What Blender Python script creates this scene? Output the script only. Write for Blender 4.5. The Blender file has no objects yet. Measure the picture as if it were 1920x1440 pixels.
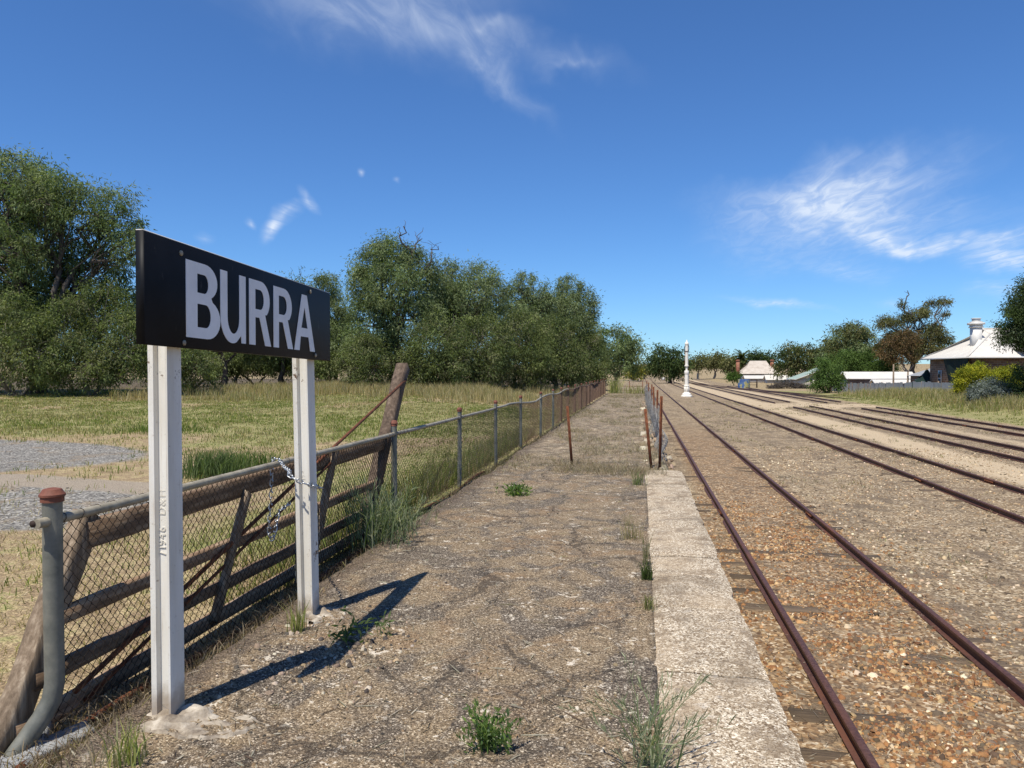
import bpy, math, random
import numpy as np
from mathutils import Vector, Matrix

R = math.radians
random.seed(7)
rng = np.random.default_rng(11)
sc = bpy.context.scene
COL = sc.collection

# ------------------------------------------------------------------ camera
YAW, PITCH, FPX, CAMH = 9.45, 0.914, 1442.0, 1.7
cam_d = bpy.data.cameras.new('camera')
cam = bpy.data.objects.new('camera', cam_d)
COL.objects.link(cam)
cam.location = (0, 0, CAMH)
cam.rotation_euler = (R(90 - PITCH), 0, R(YAW))
cam_d.sensor_width = 36.0
cam_d.lens = 36.0 * FPX / 1920.0
cam_d.clip_start = 0.05
cam_d.clip_end = 9000
sc.camera = cam

# ------------------------------------------------------------------ light
SUN_TO = Vector((-0.195, -0.46, 1.0)).normalized()
SUN_EL = math.asin(SUN_TO.z)
SUN_AZ = math.atan2(SUN_TO.x, SUN_TO.y)
sun_d = bpy.data.lights.new('sun', 'SUN')
sun_d.energy = 5.0
sun_d.angle = R(0.53)
sun_d.color = (1.0, 0.935, 0.82)
sun = bpy.data.objects.new('sun', sun_d)
COL.objects.link(sun)
sun.rotation_euler = (-SUN_TO).to_track_quat('-Z', 'Y').to_euler()
sun.location = (-20, -40, 80)

sc.view_settings.view_transform = 'Standard'
sc.view_settings.look = 'None'
sc.view_settings.exposure = 0.34
sc.view_settings.gamma = 1.0
sc.view_settings.use_curve_mapping = False
sc.cycles.max_bounces = 5
sc.cycles.diffuse_bounces = 2
sc.cycles.transparent_max_bounces = 8
sc.cycles.use_denoising = True

CY, SY = math.cos(R(YAW)), math.sin(R(YAW))
CP, SP = math.cos(R(PITCH)), math.sin(R(PITCH))
HOR = 697.0


def pix_dir(u, v):
    """world direction through a photograph pixel"""
    x, y, z = (u - 960) / FPX, (720 - v) / FPX, 1.0
    y2, z2 = y * CP - z * SP, y * SP + z * CP
    return Vector((x * CY - z2 * SY, x * SY + z2 * CY, y2)).normalized()


def at(u, z):
    """world x, y of image column u at camera depth z"""
    x = (u - 960) / FPX * z
    return x * CY - z * SY, x * SY + z * CY


def hz(v, z):
    return CAMH - (v - HOR) / FPX * z


# ------------------------------------------------------------------ sky
world = bpy.data.worlds.new('World')
sc.world = world
world.use_nodes = True
wn, wl = world.node_tree.nodes, world.node_tree.links
for n in list(wn):
    wn.remove(n)


def W(t, **kw):
    n = wn.new(t)
    for k, v in kw.items():
        setattr(n, k, v)
    return n


def wmath(op, a, b=None, c=None, clamp=False):
    n = W('ShaderNodeMath', operation=op, use_clamp=clamp)
    for i, s in enumerate((a, b, c)):
        if s is None:
            continue
        if isinstance(s, (int, float)):
            n.inputs[i].default_value = s
        else:
            wl.new(s, n.inputs[i])
    return n.outputs[0]


def wdot_unused(vec, c):
    n = W('ShaderNodeVectorMath', operation='DOT_PRODUCT')
    wl.new(vec, n.inputs[0])
    n.inputs[1].default_value = tuple(c)
    return n.outputs['Value']


sky = W('ShaderNodeTexSky', sky_type='NISHITA', sun_disc=False)
sky.sun_elevation = SUN_EL
sky.sun_rotation = SUN_AZ
sky.altitude = 450
sky.air_density = 1.0
sky.dust_density = 0.0
sky.ozone_density = 6.0
SKY_STR = 0.086
tc = W('ShaderNodeTexCoord')
dvec = tc.outputs['Generated']
# wisps: warp the direction with noise, then look up soft streak shapes
nz = W('ShaderNodeTexNoise')
nz.inputs['Scale'].default_value = 9.0
nz.inputs['Detail'].default_value = 4.0
nz.inputs['Roughness'].default_value = 0.6
wl.new(dvec, nz.inputs['Vector'])
sub = W('ShaderNodeVectorMath', operation='SUBTRACT')
wl.new(nz.outputs['Color'], sub.inputs[0])
sub.inputs[1].default_value = (0.5, 0.5, 0.5)
sca = W('ShaderNodeVectorMath', operation='SCALE')
wl.new(sub.outputs[0], sca.inputs[0])
sca.inputs['Scale'].default_value = 0.085
wadd = W('ShaderNodeVectorMath', operation='ADD')
wl.new(dvec, wadd.inputs[0])
wl.new(sca.outputs[0], wadd.inputs[1])
warp = wadd.outputs[0]
sca2 = W('ShaderNodeVectorMath', operation='SCALE')
wl.new(sub.outputs[0], sca2.inputs[0])
sca2.inputs['Scale'].default_value = 0.045
wadd2 = W('ShaderNodeVectorMath', operation='ADD')
wl.new(dvec, wadd2.inputs[0])
wl.new(sca2.outputs[0], wadd2.inputs[1])
warp_small = wadd2.outputs[0]
# fine fibrous texture, on the cloud layer's plane seen in perspective
sep = W('ShaderNodeSeparateXYZ')
wl.new(dvec, sep.inputs[0])
zc = wmath('MAXIMUM', sep.outputs[2], 0.04)
px_ = wmath('DIVIDE', sep.outputs[0], zc)
py_ = wmath('DIVIDE', sep.outputs[1], zc)
comb = W('ShaderNodeCombineXYZ')
wl.new(px_, comb.inputs[0])
wl.new(py_, comb.inputs[1])
mp = W('ShaderNodeMapping')
mp.inputs['Rotation'].default_value = (0, 0, R(35))
mp.inputs['Scale'].default_value = (3.0, 0.9, 1.0)
wl.new(comb.outputs[0], mp.inputs['Vector'])
fib = W('ShaderNodeTexNoise', noise_dimensions='2D')
fib.inputs['Scale'].default_value = 2.6
fib.inputs['Detail'].default_value = 6.0
fib.inputs['Roughness'].default_value = 0.62
fib.inputs['Distortion'].default_value = 0.5
wl.new(mp.outputs[0], fib.inputs['Vector'])
fibr = W('ShaderNodeMapRange', interpolation_type='SMOOTHSTEP')
fibr.inputs['From Min'].default_value = 0.30
fibr.inputs['From Max'].default_value = 0.75
wl.new(fib.outputs['Fac'], fibr.inputs['Value'])

# (u0, v0, u1, v1, half width in px, strength, fine)  -- streaks as they hang in the sky, and more of the same around it
streaks = [(500, -5, 860, 80, 46, .20, 0), (700, 20, 930, 100, 26, .17, 0), (860, 70, 985, 195, 16, .26, 0), (930, 100, 1130, 125, 22, .17, 0),
           (560, -60, 900, -10, 60, .3, 0), (860, 55, 960, 75, 14, .26, 0), (1040, 135, 1110, 128, 9, .18, 0),
           (1440, 400, 1700, 335, 42, .46, 0), (1490, 348, 1740, 318, 28, .46, 0), (1430, 385, 1780, 402, 30, .46, 0),
           (1410, 450, 1620, 430, 46, .36, 0), (1590, 433, 1740, 462, 20, .78, 0), (1680, 455, 1850, 462, 15, .66, 0), (1830, 462, 1930, 432, 12, .5, 0),
           (1835, 490, 1960, 482, 16, .8, 0), (1395, 560, 1520, 578, 6, .5, 1), (1500, 505, 1650, 512, 14, .18, 0), (1640, 565, 1680, 575, 8, .2, 1),
           (1830, 550, 1930, 545, 14, .25, 0),
           (505, 445, 530, 405, 9, .7, 1), (520, 420, 560, 388, 9, .5, 1), (570, 362, 592, 388, 7, .5, 1), (472, 414, 484, 426, 5, .5, 1),
           (679, 320, 687, 324, 4, .5, 1), (738, 340, 745, 345, 4, .4, 1), (380, 440, 400, 450, 8, .25, 1)]
dirs = [(pix_dir(a, b), pix_dir(c, d), w / FPX, s, f) for a, b, c, d, w, s, f in streaks]
for az, el, ln, wd, st, tilt in [(75, 24, .35, .05, .6, .1), (110, 38, .5, .07, .5, -.2), (150, 20, .4, .04, .6, .1), (215, 30, .45, .06, .5, .3),
                                 (255, 22, .3, .04, .6, 0), (295, 40, .5, .07, .45, .2), (320, 55, .4, .06, .4, -.4), (45, 62, .5, .08, .4, .5)]:
    c0 = Vector((math.sin(R(az)) * math.cos(R(el)), math.cos(R(az)) * math.cos(R(el)), math.sin(R(el))))
    t0 = Vector((math.cos(R(az)), -math.sin(R(az)), tilt)).normalized()
    dirs.append(((c0 - t0 * ln / 2).normalized(), (c0 + t0 * ln / 2).normalized(), wd, st, 0))
total = None
for d0, d1, w, s, fine in dirs:
    c = (d0 + d1).normalized()
    e1 = (d1 - d0)
    L = max(e1.length, 1e-4)
    e1 = e1 / L
    e2 = c.cross(e1).normalized()
    src = warp_small if fine else warp
    mpn = W('ShaderNodeMapping', vector_type='TEXTURE')
    mpn.inputs['Location'].default_value = tuple(c)
    mpn.inputs['Rotation'].default_value = tuple(Matrix((e1, e2, c)).transposed().to_euler())
    mpn.inputs['Scale'].default_value = (L * 1.15, w * 2.0, 0.6)
    wl.new(src, mpn.inputs['Vector'])
    gr_ = W('ShaderNodeTexGradient', gradient_type='QUADRATIC_SPHERE')
    wl.new(mpn.outputs[0], gr_.inputs[0])
    g = wmath('MULTIPLY', gr_.outputs['Fac'], s * 1.5)
    total = g if total is None else wmath('ADD', total, g)
fmul = wmath('MULTIPLY_ADD', fibr.outputs[0], 0.55, 0.38)
dens = wmath('MULTIPLY', wmath('MULTIPLY', total, fmul), 0.95)
dens = wmath('MINIMUM', dens, 0.86)
tint = W('ShaderNodeMix', data_type='RGBA', blend_type='MULTIPLY')
tint.inputs['Factor'].default_value = 1.0
wl.new(sky.outputs[0], tint.inputs['A'])
tint.inputs['B'].default_value = (0.65, 0.95, 1.27, 1)
cmix = W('ShaderNodeMix', data_type='RGBA')
wl.new(dens, cmix.inputs['Factor'])
wl.new(tint.outputs['Result'], cmix.inputs['A'])
cmix.inputs['B'].default_value = (7.4, 8.2, 9.4, 1)
bg = W('ShaderNodeBackground')
bg.inputs['Strength'].default_value = SKY_STR
wl.new(cmix.outputs['Result'], bg.inputs['Color'])
world.cycles.sampling_method = 'NONE'
wo = W('ShaderNodeOutputWorld')
wl.new(bg.outputs[0], wo.inputs[0])


# ------------------------------------------------------------------ mesh helpers
def make_mesh(name, V, groups, mats, cols=None, smooth=False, attrs=None, matidx=None):
    """groups: list of (m,k) int arrays"""
    me = bpy.data.meshes.new(name)
    V = np.asarray(V, dtype=np.float32)
    groups = [np.asarray(g, dtype=np.int32) for g in groups if len(g)]
    nl = sum(g.size for g in groups)
    npoly = sum(len(g) for g in groups)
    me.vertices.add(len(V))
    me.vertices.foreach_set('co', V.ravel())
    me.loops.add(nl)
    me.loops.foreach_set('vertex_index', np.concatenate([g.ravel() for g in groups]))
    me.polygons.add(npoly)
    tot = np.concatenate([np.full(len(g), g.shape[1], dtype=np.int32) for g in groups])
    st = np.zeros(npoly, dtype=np.int32)
    st[1:] = np.cumsum(tot)[:-1]
    me.polygons.foreach_set('loop_start', st)
    me.polygons.foreach_set('loop_total', tot)
    if smooth:
        me.polygons.foreach_set('use_smooth', np.ones(npoly, dtype=bool))
    if matidx is not None:
        me.polygons.foreach_set('material_index', np.asarray(matidx, dtype=np.int32))
    if cols is not None:
        c = np.ones((len(V), 4), dtype=np.float32)
        c[:, :3] = cols
        a = me.color_attributes.new('Col', 'FLOAT_COLOR', 'POINT')
        a.data.foreach_set('color', c.ravel())
    for k, arr in (attrs or {}).items():
        a = me.attributes.new(k, 'FLOAT', 'POINT')
        a.data.foreach_set('value', np.asarray(arr, dtype=np.float32).ravel())
    for m in (mats if isinstance(mats, (list, tuple)) else [mats]):
        me.materials.append(m)
    me.update(calc_edges=True)
    me.validate()
    return me


def link(name, me, parent=None, loc=None, **tags):
    o = bpy.data.objects.new(name, me)
    COL.objects.link(o)
    if parent is not None:
        o.parent = parent
    if loc is not None:
        o.location = loc
    for k, v in tags.items():
        o[k] = v
    return o


def thing(name, label, cat, loc=(0, 0, 0), rz=0.0, group=None, kind=None):
    o = bpy.data.objects.new(name, None)
    o.empty_display_size = 0.2
    COL.objects.link(o)
    o.location = loc
    o.rotation_euler = (0, 0, rz)
    o['label'] = label
    o['category'] = cat
    if group:
        o['group'] = group
    if kind:
        o['kind'] = kind
    return o


class MB:
    def __init__(self):
        self.V, self.G, self.C, self.n = [], {}, [], 0

    def add(self, V, F, col=None):
        V = np.asarray(V, dtype=np.float32).reshape(-1, 3)
        F = np.asarray(F, dtype=np.int32)
        self.V.append(V)
        self.G.setdefault(F.shape[1], []).append(F + self.n)
        if col is not None:
            c = np.asarray(col, dtype=np.float32)
            self.C.append(np.broadcast_to(c, (len(V), 3)) if c.ndim == 1 else c)
        self.n += len(V)

    def poly(self, V):
        self.add(V, [list(range(len(V)))])

    def box(self, x0, x1, y0, y1, z0, z1, M=None):
        V = np.array([(x, y, z) for z in (z0, z1) for y in (y0, y1) for x in (x0, x1)], dtype=np.float32)
        F = [(0, 2, 3, 1), (4, 5, 7, 6), (0, 1, 5, 4), (2, 6, 7, 3), (0, 4, 6, 2), (1, 3, 7, 5)]
        if M is not None:
            V = V @ np.array(M.to_3x3()).T + np.array(M.translation)
        self.add(V, F)

    def beam(self, p0, p1, w, h, up=(0, 0, 1), seg=1, jit=0.0, bev=0.008, taper=1.0):
        """chamfered square beam from p0 to p1, w across and h along up"""
        p0, p1 = Vector(p0), Vector(p1)
        d = (p1 - p0).normalized()
        up = Vector(up)
        a = d.cross(up)
        if a.length < 1e-4:
            a = d.cross(Vector((1, 0, 0)))
        a.normalize()
        b = a.cross(d).normalized()
        hw, hh, bv = w / 2, h / 2, min(bev, w * .3, h * .3)
        prof = [(-hw + bv, -hh), (hw - bv, -hh), (hw, -hh + bv), (hw, hh - bv), (hw - bv, hh), (-hw + bv, hh), (-hw, hh - bv), (-hw, -hh + bv)]
        V = []
        for i in range(seg + 1):
            t = i / seg
            c = p0.lerp(p1, t)
            k = 1 + (taper - 1) * t
            for (x, y) in prof:
                q = c + a * x * k + b * y * k
                if jit:
                    q += Vector((random.gauss(0, jit), random.gauss(0, jit), random.gauss(0, jit)))
                V.append(q)
        F = []
        for i in range(seg):
            for j in range(8):
                F.append((i * 8 + j, i * 8 + (j + 1) % 8, (i + 1) * 8 + (j + 1) % 8, (i + 1) * 8 + j))
        n0 = self.n
        self.add([tuple(v) for v in V], F)
        self.G.setdefault(8, []).append(np.array([[n0 + j for j in range(7, -1, -1)]], dtype=np.int32))
        self.G[8].append(np.array([[n0 + seg * 8 + j for j in range(8)]], dtype=np.int32))

    def tube(self, pts, rad, sides=6, cap=True, col=None):
        pts = [Vector(p) for p in pts]
        n = len(pts)
        rads = rad if isinstance(rad, (list, tuple)) else [rad] * n
        V = []
        prev = None
        for i, p in enumerate(pts):
            d = (pts[min(i + 1, n - 1)] - pts[max(i - 1, 0)])
            d = d.normalized() if d.length > 1e-9 else Vector((0, 0, 1))
            if prev is None:
                a = d.cross(Vector((0.31, 0.52, 0.8)))
                if a.length < 1e-3:
                    a = d.cross(Vector((1, 0, 0)))
            else:
                a = prev - d * prev.dot(d)
            a.normalize()
            prev = a
            b = d.cross(a)
            for k in range(sides):
                t = 2 * math.pi * k / sides
                V.append(tuple(p + (a * math.cos(t) + b * math.sin(t)) * rads[i]))
        F = [(i * sides + k, i * sides + (k + 1) % sides, (i + 1) * sides + (k + 1) % sides, (i + 1) * sides + k)
             for i in range(n - 1) for k in range(sides)]
        n0 = self.n
        self.add(V, F, col)
        if cap:
            self.G.setdefault(sides, []).append(np.array([[n0 + k for k in range(sides - 1, -1, -1)]], dtype=np.int32))
            self.G[sides].append(np.array([[n0 + (n - 1) * sides + k for k in range(sides)]], dtype=np.int32))

    def lathe(self, prof, sides=20, c=(0, 0, 0)):
        V = []
        for r, z in prof:
            for k in range(sides):
                t = 2 * math.pi * k / sides
                V.append((c[0] + r * math.cos(t), c[1] + r * math.sin(t), c[2] + z))
        m = len(prof)
        F = [(i * sides + k, i * sides + (k + 1) % sides, (i + 1) * sides + (k + 1) % sides, (i + 1) * sides + k)
             for i in range(m - 1) for k in range(sides)]
        n0 = self.n
        self.add(V, F)
        self.G.setdefault(sides, []).append(np.array([[n0 + k for k in range(sides - 1, -1, -1)]], dtype=np.int32))
        self.G[sides].append(np.array([[n0 + (m - 1) * sides + k for k in range(sides)]], dtype=np.int32))

    def prism(self, poly, path):
        """sweep closed 2D profile given as rings of 3D points: path = list of functions/rings"""
        k = len(path[0])
        V = [p for ring in path for p in ring]
        F = [(i * k + j, i * k + (j + 1) % k, (i + 1) * k + (j + 1) % k, (i + 1) * k + j) for i in range(len(path) - 1) for j in range(k)]
        n0 = self.n
        self.add(V, F)
        self.G.setdefault(k, []).append(np.array([[n0 + j for j in range(k - 1, -1, -1)]], dtype=np.int32))
        self.G[k].append(np.array([[n0 + (len(path) - 1) * k + j for j in range(k)]], dtype=np.int32))

    def mesh(self, name, mats, smooth=False):
        V = np.concatenate(self.V)
        groups = [np.concatenate(g) for g in self.G.values()]
        cols = np.concatenate(self.C) if self.C and sum(len(c) for c in self.C) == len(V) else None
        return make_mesh(name, V, groups, mats, cols=cols, smooth=smooth)

    def build(self, name, mats, parent=None, smooth=False, **tags):
        return link(name, self.mesh(name, mats, smooth), parent, **tags)


def fix_normals(o):
    import bmesh
    bm = bmesh.new()
    bm.from_mesh(o.data)
    bmesh.ops.recalc_face_normals(bm, faces=bm.faces)
    bm.to_mesh(o.data)
    bm.free()
    return o


def auto_smooth(o, ang=40):
    o.data.polygons.foreach_set('use_smooth', np.ones(len(o.data.polygons), dtype=bool))
    o.data.set_sharp_from_angle(angle=R(ang))
    return o


def smooth01(t):
    t = np.clip(t, 0, 1)
    return t * t * (3 - 2 * t)


# value noise for geometry
_perm = rng.random((257, 257)).astype(np.float32)
_perm[256, :] = _perm[0, :]
_perm[:, 256] = _perm[:, 0]


def vnoise(x, y, s=1.0):
    x = np.asarray(x, dtype=np.float64) * s + 1000.37
    y = np.asarray(y, dtype=np.float64) * s + 1000.71
    xi, yi = np.floor(x).astype(int), np.floor(y).astype(int)
    fx, fy = smooth01(x - xi), smooth01(y - yi)
    xi %= 256
    yi %= 256
    a, b, c, d = _perm[xi, yi], _perm[xi + 1, yi], _perm[xi, yi + 1], _perm[xi + 1, yi + 1]
    return (a * (1 - fx) + b * fx) * (1 - fy) + (c * (1 - fx) + d * fx) * fy


def fbm(x, y, s=1.0, o=4):
    r, a, t = 0, .5, 0
    for i in range(o):
        r = r + a * vnoise(x, y, s)
        t += a
        a *= .5
        s *= 2.03
    return r / t


# ------------------------------------------------------------------ materials
class NT:
    def __init__(self, name):
        self.m = bpy.data.materials.new(name)
        self.m.use_nodes = True
        self.t = self.m.node_tree
        self.N, self.L = self.t.nodes, self.t.links
        self.p = self.N['Principled BSDF']
        self.p.inputs['Specular IOR Level'].default_value = 0.3
        self._tc = None

    def tc(self, which='Object'):
        if self._tc is None:
            self._tc = self.N.new('ShaderNodeTexCoord')
        return self._tc.outputs[which]

    def geo(self):
        n = self.N.new('ShaderNodeNewGeometry')
        return n.outputs['Position']

    def put(self, sock, v):
        if isinstance(v, (int, float)):
            sock.default_value = v
        elif isinstance(v, (tuple, list)):
            if len(v) == 3 and sock.type == 'RGBA':
                v = (*v, 1)
            sock.default_value = v
        else:
            self.L.new(v, sock)

    def noise(self, vec, scale, detail=5, rough=.6, dist=0.0, out='Fac'):
        n = self.N.new('ShaderNodeTexNoise')
        self.put(n.inputs['Vector'], vec)
        n.inputs['Scale'].default_value = scale
        n.inputs['Detail'].default_value = detail
        n.inputs['Roughness'].default_value = rough
        n.inputs['Distortion'].default_value = dist
        return n.outputs[out]

    def voro(self, vec, scale, feature='F1', out='Distance', rnd=1.0):
        n = self.N.new('ShaderNodeTexVoronoi')
        n.feature = feature
        self.put(n.inputs['Vector'], vec)
        n.inputs['Scale'].default_value = scale
        n.inputs['Randomness'].default_value = rnd
        return n.outputs[out]

    def ramp(self, fac, stops, interp='LINEAR'):
        n = self.N.new('ShaderNodeValToRGB')
        n.color_ramp.interpolation = interp
        e = n.color_ramp.elements
        while len(e) < len(stops):
            e.new(0.5)
        for i, (p, c) in enumerate(stops):
            e[i].position = p
            e[i].color = (*c, 1) if len(c) == 3 else c
        self.put(n.inputs[0], fac)
        return n.outputs[0]

    def rng(self, v, a, b, c=0.0, d=1.0, smooth=True):
        n = self.N.new('ShaderNodeMapRange')
        n.interpolation_type = 'SMOOTHSTEP' if smooth else 'LINEAR'
        self.put(n.inputs['Value'], v)
        n.inputs['From Min'].default_value = a
        n.inputs['From Max'].default_value = b
        n.inputs['To Min'].default_value = c
        n.inputs['To Max'].default_value = d
        return n.outputs[0]

    def mix(self, f, a, b, mode='MIX'):
        n = self.N.new('ShaderNodeMix')
        n.data_type = 'RGBA'
        n.blend_type = mode
        self.put(n.inputs['Factor'], f)
        self.put(n.inputs['A'], a)
        self.put(n.inputs['B'], b)
        return n.outputs['Result']

    def math(self, op, a, b=0.0, clamp=False):
        n = self.N.new('ShaderNodeMath')
        n.operation = op
        n.use_clamp = clamp
        self.put(n.inputs[0], a)
        self.put(n.inputs[1], b)
        return n.outputs[0]

    def attr(self, name, out='Fac'):
        n = self.N.new('ShaderNodeAttribute')
        n.attribute_name = name
        return n.outputs[out]

    def map(self, vec, scale=(1, 1, 1), rot=(0, 0, 0)):
        n = self.N.new('ShaderNodeMapping')
        self.put(n.inputs['Vector'], vec)
        n.inputs['Scale'].default_value = scale
        n.inputs['Rotation'].default_value = rot
        return n.outputs[0]

    def sep(self, vec):
        n = self.N.new('ShaderNodeSeparateXYZ')
        self.put(n.inputs[0], vec)
        return n.outputs

    def objrand(self):
        return self.N.new('ShaderNodeObjectInfo').outputs['Random']

    def bump(self, h, strength=.5, dist=.01, normal=None):
        n = self.N.new('ShaderNodeBump')
        n.inputs['Strength'].default_value = strength
        n.inputs['Distance'].default_value = dist
        self.put(n.inputs['Height'], h)
        if normal is not None:
            self.L.new(normal, n.inputs['Normal'])
        self.L.new(n.outputs[0], self.p.inputs['Normal'])
        return n.outputs[0]

    def done(self, col, rough=.8, metal=0.0):
        self.put(self.p.inputs['Base Color'], col)
        self.put(self.p.inputs['Roughness'], rough)
        self.put(self.p.inputs['Metallic'], metal)
        return self.m


def simple(name, stops, scale=4, rough=.75, metal=0, bump=.2, bdist=.01, stretch=None, detail=6, coord='Object', rand=0.0):
    t = NT(name)
    v = t.tc(coord) if coord != 'World' else t.geo()
    if stretch:
        v = t.map(v, stretch)
    n = t.noise(v, scale, detail, .65)
    c = t.ramp(n, stops)
    if rand:
        k = t.math('MULTIPLY_ADD', t.objrand(), rand)
        t.N[-1].inputs[2].default_value = 1 - rand / 2
        c = t.mix(1.0, c, k, 'MULTIPLY')
    if bump:
        t.bump(n, bump, bdist)
    return t.done(c, rough, metal)


def foliage(name, trans=.38, gain=1.0):
    t = NT(name)
    c = t.attr('Col', 'Color')
    if gain != 1:
        c = t.mix(1.0, c, (gain, gain, gain), 'MULTIPLY')
    d = t.N.new('ShaderNodeBsdfDiffuse')
    tr = t.N.new('ShaderNodeBsdfTranslucent')
    t.L.new(c, d.inputs['Color'])
    c2 = t.mix(1.0, c, (1.15, 1.25, .55), 'MULTIPLY')
    t.L.new(c2, tr.inputs['Color'])
    m = t.N.new('ShaderNodeMixShader')
    m.inputs[0].default_value = trans
    t.L.new(d.outputs[0], m.inputs[1])
    t.L.new(tr.outputs[0], m.inputs[2])
    t.L.new(m.outputs[0], t.N['Material Output'].inputs[0])
    t.N.remove(t.p)
    return t.m


M = {}
M['leaf'] = foliage('leaf')
M['grass'] = foliage('grass_blade', .48)
M['bark'] = simple('bark', [(.3, (.035, .028, .022)), (.7, (.12, .10, .085))], 6, .9, bump=.5, bdist=.03, stretch=(1, 1, .3))
M['greytwig'] = simple('grey_twigs', [(.3, (.10, .085, .07)), (.7, (.28, .25, .21))], 3, .9, bump=0)
M['gumbark'] = simple('gum_bark', [(.3, (.12, .10, .085)), (.7, (.36, .32, .27))], 3, .85, bump=.3, bdist=.02)
M['wood'] = simple('weathered_wood', [(.25, (.06, .036, .02)), (.5, (.20, .13, .08)), (.75, (.40, .31, .215))], 3.2, .85, bump=.6, bdist=.012, stretch=(9, 1, 9), rand=.5)
M['woodpost'] = simple('weathered_post', [(.25, (.06, .04, .025)), (.5, (.19, .14, .095)), (.75, (.40, .325, .24))], 3.2, .85, bump=.7, bdist=.012, stretch=(9, 9, 1))
M['galv'] = simple('galvanised_pipe', [(.3, (.11, .115, .10)), (.5, (.17, .17, .145)), (.75, (.26, .25, .205))], 9, .55, .25, bump=.12, bdist=.004)
M['galvrail'] = simple('galvanised_rail', [(.3, (.20, .175, .13)), (.7, (.40, .36, .275))], 12, .6, .2, bump=.1, bdist=.004)
M['rust'] = simple('rust', [(.3, (.055, .018, .009)), (.55, (.145, .05, .022)), (.8, (.28, .115, .05))], 14, .9, bump=.4, bdist=.004)
M['rustpost'] = simple('brown_rust', [(.3, (.06, .035, .024)), (.7, (.19, .12, .085))], 14, .9, bump=.3, bdist=.004)
M['rustwire'] = simple('rusty_wire', [(.3, (.065, .040, .027)), (.7, (.17, .105, .07))], 6, .85, bump=0)
M['wire'] = simple('fence_wire', [(.3, (.018, .013, .010)), (.7, (.06, .045, .034))], 5, .7, .3, bump=0)
M['greywire'] = simple('grey_wire', [(.3, (.20, .195, .18)), (.7, (.38, .37, .35))], 5, .7, .1, bump=0)
M['chain'] = simple('galvanised_chain', [(.3, (.26, .27, .28)), (.7, (.55, .57, .58))], 20, .35, .75, bump=.1, bdist=.002)
M['capred'] = simple('red_brown_cap', [(.3, (.10, .032, .02)), (.7, (.22, .085, .055))], 20, .7, bump=.1, bdist=.003)
M['stonegrey'] = simple('grey_slab', [(.3, (.17, .175, .18)), (.7, (.29, .295, .295))], 8, .8, bump=.2, bdist=.006)


M['wooddark'] = simple('dark_post', [(.25, (.03, .02, .013)), (.5, (.095, .066, .046)), (.75, (.20, .15, .11))], 3.2, .85, bump=.7, bdist=.012, stretch=(9, 9, 1))


def m_rail():
    t = NT('rusty_rail')
    v = t.geo()
    n = t.noise(v, 30, 5, .6)
    n2 = t.noise(t.map(v, (1, .25, 1)), 3, 4)
    c = t.ramp(n, [(.3, (.055, .026, .021)), (.7, (.125, .062, .048))])
    c = t.mix(t.rng(n2, .5, .75), c, (.15, .062, .034))
    t.bump(n, .15, .003)
    return t.done(c, .55, .25)


M['rail'] = m_rail()


def m_paint_white():
    t = NT('white_painted_steel')
    v = t.tc('Object')
    n = t.noise(v, 5, 6, .65)
    n2 = t.noise(v, 34, 5, .7)
    big = t.noise(t.map(v, (1, 1, .18)), 6, 4)
    c = t.ramp(big, [(.35, (.74, .72, .665)), (.7, (.60, .56, .48))])
    c = t.mix(t.rng(t.math('ADD', n, t.math('MULTIPLY', n2, .55)), .94, 1.0), c, (.15, .095, .06))
    c = t.mix(t.rng(n2, .60, .70, 0, .6), c, (.42, .37, .30))
    zz = t.math('ADD', t.sep(v)[2], t.math('MULTIPLY', n, -.35))
    c = t.mix(t.rng(zz, .0, -.14, 0, .7), c, (.25, .18, .115))
    run = t.noise(t.map(v, (1, 1, .04)), 40, 4, .7)
    c = t.mix(t.rng(run, .58, .72, 0, .45), c, (.36, .27, .18))
    t.bump(t.noise(v, 60, 4, .6), .18, .004)
    return t.done(c, .6)


M['white'] = m_paint_white()


def m_board(name, a, b, spec):
    t = NT(name)
    v = t.tc('Object')
    n = t.noise(v, 5, 6, .65)
    c = t.ramp(n, [(.3, a), (.75, b)])
    s = t.noise(t.map(v, (1, 1, .3)), 22, 5, .7)
    c = t.mix(t.rng(s, .62, .76, 0, .22), c, (.16, .155, .145))
    chip = t.noise(v, 30, 6, .75)
    c = t.mix(t.rng(chip, .715, .735, 0, .8), c, (.34, .31, .27))
    t.p.inputs['Specular IOR Level'].default_value = spec
    t.bump(t.noise(v, 45, 3), .06, .003)
    return t.done(c, .55)


M['black'] = m_board('black_enamel', (.004, .0045, .006), (.008, .009, .012), .16)
M['lettering'] = m_board('white_lettering', (.66, .67, .68), (.80, .80, .81), .3)


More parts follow.
